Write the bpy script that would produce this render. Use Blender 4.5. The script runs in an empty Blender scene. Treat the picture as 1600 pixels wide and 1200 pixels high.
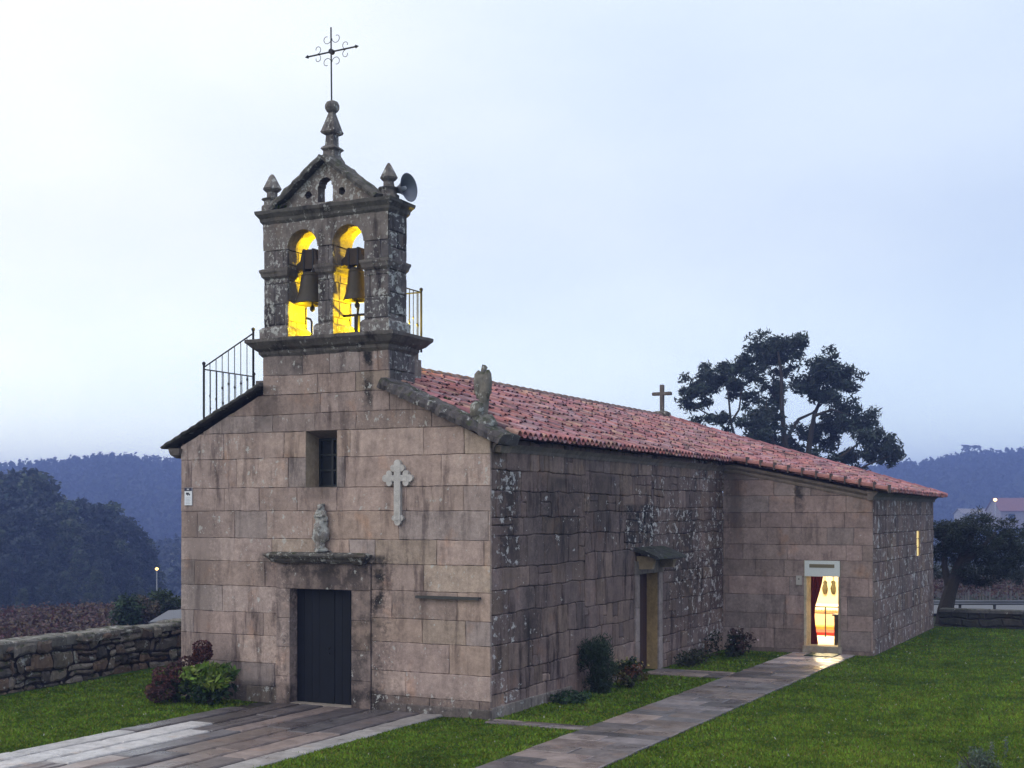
import bpy, math, random
import numpy as np
from mathutils import Vector, Matrix, noise

random.seed(7)
rng = np.random.default_rng(11)
sc = bpy.context.scene
COL = sc.collection
TH = math.radians(26.35)
KX, KY, KZ = 10.59, -20.53, 3.57            # camera position (origin = near corner of the chapel)
FPX = 2100.0
RV = Vector((math.cos(TH), math.sin(TH), 0)); FV = Vector((-math.sin(TH), math.cos(TH), 0))


def at(px, py, Z):
    """world point seen at photo pixel (px,py) at depth Z"""
    p = Vector((KX, KY, KZ)) + FV * Z + RV * ((px - 800) / FPX * Z)
    p.z = KZ + (800 - py) / FPX * Z
    return p


# ------------------------------------------------------------------ helpers
class MB:
    def __init__(s):
        s.v = []; s.f = []; s.c = []

    def add(s, vs, fs, col=(1, 1, 1, 0)):
        o = len(s.v)
        s.v.extend([tuple(p) for p in vs])
        if len(col) == 3: col = (*col, 0)
        for f in fs:
            s.f.append([i + o for i in f]); s.c.append(col)

    def quad(s, a, b, c, d, col=(1, 1, 1, 0)):
        s.add([a, b, c, d], [(0, 1, 2, 3)], col)

    def box(s, x0, x1, y0, y1, z0, z1, col=(1, 1, 1, 0)):
        v = [(x, y, z) for z in (z0, z1) for y in (y0, y1) for x in (x0, x1)]
        s.add(v, [(0, 2, 3, 1), (4, 5, 7, 6), (0, 1, 5, 4), (1, 3, 7, 5), (3, 2, 6, 7), (2, 0, 4, 6)], col)

    def build(s, name, mat, parent=None, smooth=False):
        me = bpy.data.meshes.new(name)
        me.from_pydata(s.v, [], s.f)
        a = me.attributes.new('Col', 'FLOAT_COLOR', 'CORNER')
        n = np.array([len(f) for f in s.f])
        a.data.foreach_set('color', np.repeat(np.array(s.c, dtype=np.float32), n, axis=0).ravel())
        if smooth: me.polygons.foreach_set('use_smooth', [True] * len(me.polygons))
        me.materials.append(mat)
        o = bpy.data.objects.new(name, me)
        COL.objects.link(o)
        if parent: o.parent = parent
        me.update()
        return o


def tag(o, label=None, cat=None, group=None, kind=None):
    if label: o['label'] = label
    if cat: o['category'] = cat
    if group: o['group'] = group
    if kind: o['kind'] = kind
    return o


def empty(name, loc=(0, 0, 0), label=None, cat=None, group=None):
    o = bpy.data.objects.new(name, None); COL.objects.link(o); o.location = loc
    return tag(o, label, cat, group)


def recenter(o, base):
    """move a top-level mesh's origin to base, keeping the shape where it is"""
    o.data.transform(Matrix.Translation(-Vector(base))); o.location = base
    return o


def keep(child, parent):
    child.parent = parent
    child.matrix_parent_inverse = Matrix.Translation(-Vector(parent.location))
    return child


def clip(poly, a, b, c):
    out = []
    n = len(poly)
    for i in range(n):
        p, q = poly[i], poly[(i + 1) % n]
        dp = a * p[0] + b * p[1] - c; dq = a * q[0] + b * q[1] - c
        if dp <= 0: out.append(p)
        if (dp < 0 < dq) or (dq < 0 < dp):
            t = dp / (dp - dq)
            out.append((p[0] + t * (q[0] - p[0]), p[1] + t * (q[1] - p[1])))
    return out


def area(poly):
    return 0.5 * sum(poly[i][0] * poly[(i + 1) % len(poly)][1] - poly[(i + 1) % len(poly)][0] * poly[i][1] for i in range(len(poly)))


def subtract(polys, rect):
    u0, u1, v0, v1 = rect
    res = []
    for p in polys:
        us = [q[0] for q in p]; vs = [q[1] for q in p]
        if max(us) <= u0 or min(us) >= u1 or max(vs) <= v0 or min(vs) >= v1:
            res.append(p); continue
        L = clip(p, 1, 0, u0); R = clip(p, -1, 0, -u1)
        M = clip(clip(p, 1, 0, u1), -1, 0, -u0)
        B = clip(M, 0, 1, v0) if len(M) > 2 else []; T = clip(M, 0, -1, -v1) if len(M) > 2 else []
        for q in (L, R, B, T):
            if len(q) > 2 and abs(area(q)) > 0.004: res.append(q)
    return res


def stone_block(mb, poly, to3, col, h=0.0, depth=0.05, gap=0.006, bev=0.012, jit=0.004, step=0.09, warp=None):
    if area(poly) < 0: poly = poly[::-1]
    pts = []; nor = []
    n = len(poly)
    en = []
    for i in range(n):
        p, q = poly[i], poly[(i + 1) % n]
        dx, dy = q[0] - p[0], q[1] - p[1]; l = math.hypot(dx, dy) or 1e-6
        en.append((-dy / l, dx / l, l))
    for i in range(n):
        p, q = poly[i], poly[(i + 1) % n]
        a = en[i - 1]; b = en[i]
        bx, by = a[0] + b[0], a[1] + b[1]
        k = a[0] * b[0] + a[1] * b[1]
        s = 1.0 / max(0.35, 1 + k)
        pts.append(p); nor.append((bx * s, by * s))
        m = max(1, int(b[2] / step))
        for j in range(1, m):
            t = j / m
            pts.append((p[0] + (q[0] - p[0]) * t, p[1] + (q[1] - p[1]) * t)); nor.append((b[0], b[1]))
    r0 = []; r1 = []; r2 = []
    for p, m in zip(pts, nor):
        w = warp(p) if warp else (0, 0)
        g = gap + random.uniform(-jit, jit) * .6; g = max(.001, g)
        b2 = g + bev * random.uniform(.6, 1.5)
        u, v = p[0] + w[0], p[1] + w[1]
        r0.append(to3(u + m[0] * g, v + m[1] * g, h - depth))
        r1.append(to3(u + m[0] * g, v + m[1] * g, h - bev * random.uniform(.7, 1.2)))
        r2.append(to3(u + m[0] * b2, v + m[1] * b2, h + random.uniform(-jit, jit) * .4))
    k = len(pts)
    fs = []
    for i in range(k):
        j = (i + 1) % k
        fs.append((i, j, k + j, k + i)); fs.append((k + i, k + j, 2 * k + j, 2 * k + i))
    fs.append(tuple(range(2 * k, 3 * k)))
    mb.add(r0 + r1 + r2, fs, col)


MORTAR = (.07, .055, .05, 0)


def masonry(mb, to3, outer, courses, lens, openings=(), pal=None, lich=lambda u, v: 0., prot=.008, core=.02,
            gap=.005, bev=.011, jit=.004, warp=None, split=0., offs=0., dim=lambda u, v: 1., rc=0.):
    """outer: list of (a,b,c) half planes; blocks are laid in courses and cut to the outline and the openings"""
    u0 = min(lens[2]); u1 = max(lens[2])
    for ci in range(len(courses) - 1):
        v0, v1 = courses[ci], courses[ci + 1]
        u = u0 - random.uniform(0, lens[1]) * .8 + offs
        while u < u1:
            l = random.uniform(lens[0], lens[1])
            if random.random() < .18: l *= .5
            cells = [(u, u + l, v0, v1)]
            if random.random() < split:
                vm = v0 + (v1 - v0) * random.uniform(.35, .65); um = u + l * random.uniform(.4, .6)
                cells = [(u, um, v0, v1), (um, u + l, v0, vm), (um, u + l, vm, v1)] if random.random() < .5 else [(u, u + l, v0, vm), (u, u + l, vm, v1)]
            for (a0, a1, b0, b1) in cells:
                p = [(a0, b0), (a1, b0), (a1, b1), (a0, b1)]
                for hp in outer:
                    p = clip(p, *hp)
                    if len(p) < 3: break
                if len(p) < 3: continue
                ps = [p]
                for r in openings: ps = subtract(ps, r)
                c = random.choice(pal); k = random.uniform(.84, 1.14)
                for q in ps:
                    if abs(area(q)) < .003: continue
                    cu = sum(t[0] for t in q) / len(q); cv = sum(t[1] for t in q) / len(q)
                    d = k * dim(cu, cv)
                    if rc:                      # worn, rounded corners
                        r_ = []
                        for qi in range(len(q)):
                            a_, b_, c_ = q[qi - 1], q[qi], q[(qi + 1) % len(q)]
                            for e_ in (a_, c_):
                                le = math.hypot(e_[0] - b_[0], e_[1] - b_[1]) or 1e-6
                                t_ = min(.4, rc * random.uniform(.3, 1.5) / le)
                                r_.append((b_[0] + (e_[0] - b_[0]) * t_, b_[1] + (e_[1] - b_[1]) * t_))
                        q = r_
                    stone_block(mb, q, to3, (c[0] * d, c[1] * d, c[2] * d, lich(cu, cv)), h=random.uniform(0, prot), gap=gap, bev=bev, jit=jit, warp=warp)
            u += l
    big = [(u0 - 5, courses[0]), (u1 + 5, courses[0]), (u1 + 5, courses[-1]), (u0 - 5, courses[-1])]
    for hp in outer: big = clip(big, *hp)
    ps = [big]
    for r in openings: ps = subtract(ps, r)
    for q in ps:
        if area(q) < 0: q = q[::-1]
        mb.add([to3(t[0], t[1], -core) for t in q], [tuple(range(len(q)))], MORTAR)


def rnd_courses(v0, v1, a, b, fixed=()):
    out = [v0]
    stops = sorted([f for f in fixed if v0 < f < v1]) + [v1]
    for s in stops:
        span = s - out[-1]
        n = max(1, round(span / ((a + b) / 2)))
        w = [random.uniform(a, b) for _ in range(n)]
        k = span / sum(w); base = out[-1]; acc = 0
        for x in w:
            acc += x * k; out.append(base + acc)
    return out


def nz(p, s, seed=0.):
    return noise.noise(Vector((p[0] * s + seed, p[1] * s - seed, p[2] * s + seed * .3)))


def rough_pt(p, amp, s, seed=0.):
    v = noise.noise_vector(Vector((p[0] * s + seed, p[1] * s, p[2] * s)))
    w = noise.noise_vector(Vector((p[0] * s * 3.1 + seed, p[1] * s * 3.1, p[2] * s * 3.1)))
    return (p[0] + (v.x + w.x * .5) * amp, p[1] + (v.y + w.y * .5) * amp, p[2] + (v.z + w.z * .5) * amp)


def loft_rect(mb, x0, x1, y0, y1, prof, col, amp=.0, s=4., step=.12, seed=0.):
    """stack of rectangle outlines: prof = [(z, overhang)], closed top and bottom"""
    rings = []
    nx = max(1, int((x1 - x0) / step)); ny = max(1, int((y1 - y0) / step))
    for z, o in prof:
        a0, a1, b0, b1 = x0 - o, x1 + o, y0 - o, y1 + o
        r = [(a0 + (a1 - a0) * i / nx, b0, z) for i in range(nx)]
        r += [(a1, b0 + (b1 - b0) * i / ny, z) for i in range(ny)]
        r += [(a1 - (a1 - a0) * i / nx, b1, z) for i in range(nx)]
        r += [(a0, b1 - (b1 - b0) * i / ny, z) for i in range(ny)]
        rings.append([rough_pt(p, amp, s, seed) if amp else p for p in r])
    k = len(rings[0]); vs = [p for r in rings for p in r]; fs = []
    for j in range(len(rings) - 1):
        for i in range(k):
            a = j * k + i; b = j * k + (i + 1) % k
            fs.append((a, b, b + k, a + k))
    fs.append(tuple(range(k))[::-1]); fs.append(tuple(range((len(rings) - 1) * k, len(rings) * k)))
    mb.add(vs, fs, col)


def loft_round(mb, c, prof, n, col, rot=0., sq=(1, 1), amp=0., s=6., seed=0., axis=None, close=True):
    """prof = [(z,r)] about a vertical axis, or along axis vector"""
    rings = []
    if axis is not None:
        A = Vector(axis).normalized(); U = A.orthogonal().normalized(); V = A.cross(U)
    for z, r in prof:
        ring = []
        for i in range(n):
            t = rot + 2 * math.pi * i / n
            if axis is None: p = (c[0] + math.cos(t) * r * sq[0], c[1] + math.sin(t) * r * sq[1], c[2] + z)
            else:
                q = Vector(c) + A * z + U * (math.cos(t) * r) + V * (math.sin(t) * r); p = tuple(q)
            ring.append(rough_pt(p, amp, s, seed) if amp else p)
        rings.append(ring)
    vs = [p for r in rings for p in r]; fs = []
    for j in range(len(rings) - 1):
        for i in range(n):
            a = j * n + i; b = j * n + (i + 1) % n
            fs.append((a, b, b + n, a + n))
    if close:
        fs.append(tuple(range(n))[::-1]); fs.append(tuple(range((len(rings) - 1) * n, len(rings) * n)))
    mb.add(vs, fs, col)


def tube(mb, pts, radii, n=7, col=(1, 1, 1, 0), cap=True):
    pts = [Vector(p) for p in pts]
    if not hasattr(radii, '__len__'): radii = [radii] * len(pts)
    prev = None; rings = []
    for i, p in enumerate(pts):
        d = (pts[min(i + 1, len(pts) - 1)] - pts[max(i - 1, 0)]).normalized()
        if prev is None: U = d.orthogonal().normalized()
        else: U = (prev - d * prev.dot(d)); U = U.normalized() if U.length > 1e-5 else d.orthogonal().normalized()
        prev = U; V = d.cross(U)
        rings.append([tuple(p + (U * math.cos(2 * math.pi * k / n) + V * math.sin(2 * math.pi * k / n)) * radii[i]) for k in range(n)])
    vs = [q for r in rings for q in r]; fs = []
    for j in range(len(rings) - 1):
        for i in range(n):
            a = j * n + i; b = j * n + (i + 1) % n
            fs.append((a, b, b + n, a + n))
    if cap:
        fs.append(tuple(range(n))[::-1]); fs.append(tuple(range((len(rings) - 1) * n, len(rings) * n)))
    mb.add(vs, fs, col)


def np_mesh(name, verts, faces, cols, mat, parent=None):
    me = bpy.data.meshes.new(name)
    me.from_pydata(verts.tolist(), [], faces.tolist())
    a = me.attributes.new('Col', 'FLOAT_COLOR', 'CORNER')
    c = np.concatenate([cols, np.ones((len(cols), 1))], axis=1) if cols.shape[1] == 3 else cols
    a.data.foreach_set('color', np.repeat(c.astype(np.float32), faces.shape[1], axis=0).ravel())
    me.materials.append(mat)
    o = bpy.data.objects.new(name, me); COL.objects.link(o)
    if parent: o.parent = parent
    return o


def leaf_arrays(C, L, W, droop=0., up=None):
    """rhombic leaf faces at centres C (N,3), lengths L, widths W"""
    N = len(C)
    d = rng.normal(size=(N, 3)); d[:, 2] = d[:, 2] * .7 - droop
    if up is not None: d = d * .6 + up
    d /= np.linalg.norm(d, axis=1)[:, None]
    r = rng.normal(size=(N, 3)); s = np.cross(d, r); s /= np.linalg.norm(s, axis=1)[:, None] + 1e-9
    L = np.broadcast_to(L, (N,))[:, None] * rng.uniform(.7, 1.3, (N, 1)); W = np.broadcast_to(W, (N,))[:, None] * rng.uniform(.7, 1.3, (N, 1))
    nrm = np.cross(d, s)
    V = np.stack([C - d * L * .5, C + s * W * .5 + nrm * W * .12, C + d * L * .5, C - s * W * .5 + nrm * W * .12], axis=1)
    F = np.arange(4 * N).reshape(N, 4)
    return V.reshape(-1, 3), F


def ball(N, shell=.55):
    p = rng.normal(size=(N, 3)); p /= np.linalg.norm(p, axis=1)[:, None]
    return p * (rng.uniform(shell, 1.0, (N, 1)) ** .7)


def vary(N, base, spread=.25, hue=.12):
    k = rng.uniform(1 - spread, 1 + spread, (N, 1)); h = rng.uniform(-hue, hue, (N, 3))
    return np.clip(np.array(base)[None, :] * k * (1 + h), 0, 1)


# ------------------------------------------------------------------ materials
def new_mat(name):
    m = bpy.data.materials.new(name); m.use_nodes = True
    nt = m.node_tree; b = nt.nodes['Principled BSDF']
    return m, nt, b


def N(nt, typ, **kw):
    n = nt.nodes.new(typ)
    for k, v in kw.items():
        if k.startswith('i_'):
            n.inputs[int(k[2:]) if k[2:].isdigit() else k[2:]].default_value = v
        else: setattr(n, k, v)
    return n


def mixc(nt, fac, a, b, typ='MIX'):
    n = nt.nodes.new('ShaderNodeMix'); n.data_type = 'RGBA'; n.blend_type = typ
    for idx, val in ((0, fac), (6, a), (7, b)):
        if hasattr(val, 'is_linked') or isinstance(val, bpy.types.NodeSocket): nt.links.new(val, n.inputs[idx])
        else: n.inputs[idx].default_value = val
    return n.outputs[2]


def math_(nt, op, a, b=0.):
    n = nt.nodes.new('ShaderNodeMath'); n.operation = op
    for i, val in enumerate((a, b)):
        if isinstance(val, bpy.types.NodeSocket): nt.links.new(val, n.inputs[i])
        else: n.inputs[i].default_value = val
    return n.outputs[0]


def ramp(nt, src, a, b):
    n = nt.nodes.new('ShaderNodeMapRange'); n.interpolation_type = 'SMOOTHSTEP'
    n.inputs[1].default_value = a; n.inputs[2].default_value = b
    nt.links.new(src, n.inputs[0]); return n.outputs[0]


def noise_(nt, vec, scale, detail=6., rough=.6, sxyz=None):
    if sxyz:
        mp = nt.nodes.new('ShaderNodeMapping'); mp.inputs['Scale'].default_value = sxyz
        nt.links.new(vec, mp.inputs[0]); vec = mp.outputs[0]
    n = nt.nodes.new('ShaderNodeTexNoise'); n.inputs['Scale'].default_value = scale
    n.inputs['Detail'].default_value = detail; n.inputs['Roughness'].default_value = rough
    nt.links.new(vec, n.inputs['Vector'])
    return n.outputs['Fac']


def stone_mat(name, streak=.5, lichen=.35, moss=0., rough=.9, bump=.35, lcol=(.52, .52, .5, 1), wet=0., stains=(), fsc=19., fine=0.):
    m, nt, b = new_mat(name)
    tc = N(nt, 'ShaderNodeTexCoord').outputs['Object']
    at_ = N(nt, 'ShaderNodeAttribute', attribute_name='Col')
    col = at_.outputs['Color']
    n1 = noise_(nt, tc, 3.2, 8, .65)
    n2 = noise_(nt, tc, 14., 8, .7)
    n3 = noise_(nt, tc, 75., 3, .6)
    k = math_(nt, 'ADD', math_(nt, 'MULTIPLY', n1, 1.25), math_(nt, 'MULTIPLY', n2, .95))
    k = math_(nt, 'ADD', k, math_(nt, 'MULTIPLY', n3, .6))
    k = math_(nt, 'ADD', k, -.42)
    kc = N(nt, 'ShaderNodeCombineColor')
    for i in range(3): nt.links.new(k, kc.inputs[i])
    col = mixc(nt, 1., col, kc.outputs[0], 'MULTIPLY')
    # warm iron staining
    w = ramp(nt, noise_(nt, tc, 1.7, 5, .6, (1, 1, .8)), .56, .72)
    col = mixc(nt, math_(nt, 'MULTIPLY', w, .45), col, mixc(nt, 1., col, (1.25, .92, .66, 1), 'MULTIPLY'))
    # dark run-off streaks
    sN = noise_(nt, tc, 2.6, 7, .68, (1.6, 1.6, .28))
    big = ramp(nt, noise_(nt, tc, .55, 3, .5), .38, .62)
    st = math_(nt, 'MULTIPLY', ramp(nt, sN, .46, .66), math_(nt, 'MULTIPLY', math_(nt, 'ADD', math_(nt, 'MULTIPLY', big, .75), .3), streak))
    col = mixc(nt, st, col, mixc(nt, 1., col, (.22, .2, .21, 1), 'MULTIPLY'))
    sxyz = N(nt, 'ShaderNodeSeparateXYZ'); nt.links.new(tc, sxyz.inputs[0])
    smk = None
    for (ax_, c0, w0, z0, z1, amt) in stains:      # run-off stains below ledges
        d0 = math_(nt, 'ABSOLUTE', math_(nt, 'SUBTRACT', sxyz.outputs[ax_], c0))
        d0 = math_(nt, 'ADD', d0, math_(nt, 'MULTIPLY', math_(nt, 'SUBTRACT', n2, .5), w0 * 1.6))
        mk = math_(nt, 'MULTIPLY', ramp(nt, d0, w0, w0 * .35), math_(nt, 'MULTIPLY', ramp(nt, sxyz.outputs[2], z0, z0 + (z1 - z0) * .5), ramp(nt, sxyz.outputs[2], z1 + .08, z1 - .02)))
        mk = math_(nt, 'MULTIPLY', mk, math_(nt, 'MULTIPLY', ramp(nt, math_(nt, 'ADD', n1, math_(nt, 'MULTIPLY', n2, .4)), .5, .8), amt))
        col = mixc(nt, mk, col, (.022, .02, .02, 1))
        smk = mk if smk is None else math_(nt, 'MAXIMUM', smk, mk)
    # lichen
    l1 = noise_(nt, tc, 7.5, 9, .72, (1, .55, .72))
    l2 = noise_(nt, tc, .8, 3, .5)
    dens = math_(nt, 'ADD', math_(nt, 'MULTIPLY', l2, .15), math_(nt, 'MULTIPLY', at_.outputs['Alpha'], .12))
    if smk is not None: dens = math_(nt, 'ADD', dens, math_(nt, 'MULTIPLY', smk, .05))
    thr = math_(nt, 'SUBTRACT', .775 - lichen * .12, dens)
    lf = ramp(nt, math_(nt, 'SUBTRACT', l1, thr), .0, .03)
    lf = math_(nt, 'MULTIPLY', lf, math_(nt, 'ADD', math_(nt, 'MULTIPLY', n2, .9), .25))
    col = mixc(nt, lf, col, lcol)
    if lichen > .2:
        f1 = noise_(nt, tc, fsc, 6, .7, (1, .6, .75)); f2 = noise_(nt, tc, 1.3, 4, .6)
        fd = math_(nt, 'ADD', math_(nt, 'MULTIPLY', f2, .36), math_(nt, 'MULTIPLY', at_.outputs['Alpha'], .09))
        ff = ramp(nt, math_(nt, 'ADD', f1, fd), .93 - lichen * .08 - fine, .965 - lichen * .08 - fine)
        col = mixc(nt, math_(nt, 'MULTIPLY', ff, .85), col, lcol)
    if moss > 0:
        g = N(nt, 'ShaderNodeNewGeometry'); sx = N(nt, 'ShaderNodeSeparateXYZ'); nt.links.new(g.outputs['Normal'], sx.inputs[0])
        mo = math_(nt, 'MULTIPLY', ramp(nt, sx.outputs[2], .15, .75), ramp(nt, noise_(nt, tc, 5., 7, .7), .62 - moss * .3, .72 - moss * .25))
        col = mixc(nt, math_(nt, 'MULTIPLY', mo, .9), col, (.035, .045, .014, 1))
    nt.links.new(col, b.inputs['Base Color'])
    if wet > 0:
        r = math_(nt, 'SUBTRACT', rough, math_(nt, 'MULTIPLY', ramp(nt, noise_(nt, tc, 1.1, 5, .6), .38, .62), wet))
        nt.links.new(r, b.inputs['Roughness'])
    else: b.inputs['Roughness'].default_value = rough
    b.inputs['Specular IOR Level'].default_value = .5 if wet else .25
    bp = N(nt, 'ShaderNodeBump'); bp.inputs['Strength'].default_value = bump; bp.inputs['Distance'].default_value = .03
    hgt = math_(nt, 'ADD', math_(nt, 'MULTIPLY', n2, 1.), math_(nt, 'MULTIPLY', n3, .35))
    nt.links.new(hgt, bp.inputs['Height']); nt.links.new(bp.outputs[0], b.inputs['Normal'])
    return m


def leaf_mat(name, rough=.55, trans=.15):
    m, nt, b = new_mat(name)
    a = N(nt, 'ShaderNodeAttribute', attribute_name='Col')
    nt.links.new(a.outputs['Color'], b.inputs['Base Color'])
    b.inputs['Roughness'].default_value = rough; b.inputs['Specular IOR Level'].default_value = .3
    t = N(nt, 'ShaderNodeBsdfTranslucent'); nt.links.new(a.outputs['Color'], t.inputs[0])
    mx = N(nt, 'ShaderNodeMixShader'); mx.inputs[0].default_value = trans
    nt.links.new(b.outputs[0], mx.inputs[1]); nt.links.new(t.outputs[0], mx.inputs[2])
    nt.links.new(mx.outputs[0], nt.nodes['Material Output'].inputs[0])
    return m


def plain(name, col, rough=.6, metal=0., var=.25, scale=18., bump=.0, spec=.4, attr=False):
    m, nt, b = new_mat(name)
    tc = N(nt, 'ShaderNodeTexCoord').outputs['Object']
    n = noise_(nt, tc, scale, 6, .65)
    k = math_(nt, 'ADD', math_(nt, 'MULTIPLY', n, 2 * var), 1 - var)
    kc = N(nt, 'ShaderNodeCombineColor')
    for i in range(3): nt.links.new(k, kc.inputs[i])
    src = N(nt, 'ShaderNodeAttribute', attribute_name='Col').outputs['Color'] if attr else (*col, 1)
    nt.links.new(mixc(nt, 1., src, kc.outputs[0], 'MULTIPLY'), b.inputs['Base Color'])
    b.inputs['Roughness'].default_value = rough; b.inputs['Metallic'].default_value = metal
    b.inputs['Specular IOR Level'].default_value = spec
    if bump:
        bp = N(nt, 'ShaderNodeBump'); bp.inputs['Strength'].default_value = bump; bp.inputs['Distance'].default_value = .02
        nt.links.new(n, bp.inputs['Height']); nt.links.new(bp.outputs[0], b.inputs['Normal'])
    return m


def glow(name, col, s):
    m, nt, b = new_mat(name)
    b.inputs['Base Color'].default_value = (*col, 1)
    b.inputs['Emission Color'].default_value = (*col, 1); b.inputs['Emission Strength'].default_value = s
    return m


M_FACADE = stone_mat('facade_granite', streak=.75, lichen=.44, fine=.035, stains=((0, -2.47, .14, 5.0, 6.6, 1.), (0, -2.25, .16, 1.3, 2.75, 1.), (0, -4.0, .2, 6.0, 6.6, .8), (0, -3.4, 1.5, 2.3, 2.72, .7), (0, -3.2, 1.5, 3.12, 2.78, .8), (0, -3.5, .55, 3.7, 4.05, .5), (0, -6.3, .5, .3, 3.6, .4), (0, -3.4, 3.6, -.2, .35, .6), (0, -4.75, .25, 2.1, 2.8, .5), (0, -4.7, .4, 4.9, 5.9, .6)))
M_SIDE = stone_mat('side_granite', streak=1.0, lichen=.33, bump=.55, fsc=12., fine=.03, lcol=(.68, .65, .64, 1), stains=((1, 7.2, 1.5, 2.4, 3.7, 1.), (1, .75, .55, 2.0, 4.3, .8), (1, 12.6, .6, .2, 4., .5), (1, 3.0, 1.5, 2.0, 4.2, .7), (1, 1.6, .5, .6, 2.2, .7), (1, 5.2, 1.2, 2.6, 4.3, .6), (1, 10.2, 1.6, .4, 3.6, .8)))
M_ANNEX = stone_mat('annex_granite', streak=.5, lichen=.14, stains=((0, 2.0, .18, 3.2, 4.5, .9), (0, .35, .3, 2., 4.6, .5)))
M_TOWER = stone_mat('tower_granite', streak=.9, lichen=.5, moss=.35, bump=.5, fsc=15., fine=.065)
M_CORN = stone_mat('weathered_granite', streak=.9, lichen=.48, moss=.42, bump=.7)
M_RUBBLE = stone_mat('rubble_granite', streak=.5, lichen=.3, moss=.5, bump=.6)
M_PAVE = stone_mat('paving_granite', streak=.35, lichen=.0, rough=.62, wet=.36, bump=.25)
M_TRIM = stone_mat('dressed_granite', streak=.25, lichen=.12)
M_CROSS = stone_mat('pale_granite', streak=.12, lichen=.1)
M_TILE = stone_mat('clay_tile', streak=.5, lichen=.26, fine=0., bump=.25, lcol=(.3, .3, .26, 1))
M_SLATE = plain('slate', (.05, .05, .05), .6, bump=.3)
M_IRON = plain('black_iron', (.02, .02, .025), .5, .6, .3)
M_DOOR = plain('dark_door_paint', (.009, .011, .016), .6, 0, .2, 6., spec=.15)
M_BROWN = plain('brown_door_wood', (.06, .03, .025), .6, 0, .3, 6.)
M_GLASS = plain('dark_glass', (.02, .025, .03), .08, 0, .1, spec=.6)
M_FRAME = plain('window_frame_paint', (.015, .02, .022), .5)
M_WHITE = plain('white_enamel', (.72, .75, .74), .4, 0, .06)
M_BRONZE = plain('bell_bronze', (.055, .046, .034), .6, .3, .35, 9.)
M_WOOD = plain('weathered_wood', (.05, .036, .028), .8, 0, .4, 12., .3)
M_HORN = plain('grey_horn_paint', (.16, .17, .21), .45, .2, .12)
M_LEAF = leaf_mat('foliage')
M_GRASS = leaf_mat('grass_blade', .8, .1)
M_GRASS.node_tree.nodes['Principled BSDF'].inputs['Specular IOR Level'].default_value = .08
M_BARK = plain('bark', (.05, .042, .035), .9, 0, .4, 10., .4)
M_ATTR = plain('painted', (1, 1, 1), .6, attr=True, var=.1)
M_CLOTH = plain('curtain_cloth', (.17, .014, .012), .85, 0, .15)
M_PLASTER = plain('interior_plaster', (.8, .74, .6), .8, 0, .05)

# palettes (linear stone colours)
P_FAC = [(0.398, 0.299, 0.261), (0.417, 0.314, 0.272), (0.369, 0.281, 0.251), (0.388, 0.301, 0.271), (0.421, 0.311, 0.257), (0.361, 0.291, 0.268), (0.41, 0.305, 0.264), (0.405, 0.303, 0.269), (0.387, 0.294, 0.263), (0.405, 0.307, 0.266), (0.418, 0.316, 0.276), (0.409, 0.317, 0.258)]
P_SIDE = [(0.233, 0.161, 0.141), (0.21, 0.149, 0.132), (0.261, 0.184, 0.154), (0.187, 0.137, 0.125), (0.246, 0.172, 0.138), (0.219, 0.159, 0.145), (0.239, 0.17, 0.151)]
P_ANX = [(0.347, 0.258, 0.23), (0.314, 0.234, 0.209), (0.368, 0.269, 0.244), (0.306, 0.24, 0.222), (0.358, 0.263, 0.237), (0.326, 0.246, 0.219)]
P_TOW = [(0.128, 0.112, 0.11), (0.149, 0.13, 0.128), (0.116, 0.103, 0.104), (0.161, 0.138, 0.134)]

# ------------------------------------------------------------------ CHAPEL
W = 6.75; LN = 13.2; AX = 3.83; LY = 22.4; XR = -3.4; ZR = 6.42
TX0, TX1 = -4.79, -2.05
church = empty('chapel', (0, 0, 0), 'old granite chapel with a bell gable on its front and red clay tile roof', 'chapel')


def fr(u, v, h): return (u, -h, v)                    # facade plane y=0
def sd(u, v, h): return (h, u, v)                     # nave side plane x=0 (u = y)
def an(u, v, h): return (u, LN - h, v)                # annex front
def asd(u, v, h): return (AX + h, u, v)               # annex side


RK = .4625
zr_right = lambda x: 4.80 - RK * x                    # wall top under the right coping
DOORSUR = (-4.47, -2.40, 0, 2.64); WIN = (-3.82, -3.14, 4.02, 5.06)

def warp_f(p):
    v = noise.noise_vector(Vector((p[0] * 1.1, p[1] * 1.6, 5.1))); w = noise.noise_vector(Vector((p[0] * 4., p[1] * 4., 2.2)))
    e = min(1., abs(p[0]) / .3, abs(p[0] + W) / .3, max(0, p[0] + 2.4) + max(0, -4.47 - p[0]) if p[1] < 2.7 else 1.)
    if -3.9 < p[0] < -3.05 and 3.95 < p[1] < 5.15: e = 0
    return ((v.x * .015 + w.x * .006) * e, (v.y * .014 + w.y * .008) * e)
mb = MB()
cz = 4.80 - RK * TX1                                  # where the rake meets the tower
cs = rnd_courses(-.05, cz, .36, .5, fixed=(.3, 2.64, 4.02, 5.06))
gl = [(1, 0, 0.012), (-1, 0, W), (RK, 1, 4.80), (-.49, 1, 4.84 + .49 * W)]
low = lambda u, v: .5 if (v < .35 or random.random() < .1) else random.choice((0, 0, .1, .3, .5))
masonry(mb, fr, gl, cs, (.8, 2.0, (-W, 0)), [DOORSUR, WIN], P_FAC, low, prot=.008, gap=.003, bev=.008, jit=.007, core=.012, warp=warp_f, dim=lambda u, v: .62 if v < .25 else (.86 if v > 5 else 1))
cs2 = rnd_courses(cz, 6.5, .3, .4)
masonry(mb, fr, [(1, 0, TX1 + .01), (-1, 0, -TX0)], cs2, (.6, 1.3, (TX0, TX1)), [], P_FAC, lambda u, v: .45, prot=.008, gap=.003, bev=.008, jit=.007, core=.012, warp=warp_f, dim=lambda u, v: .8)
o = mb.build('front_wall', M_FACADE, church)
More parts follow.
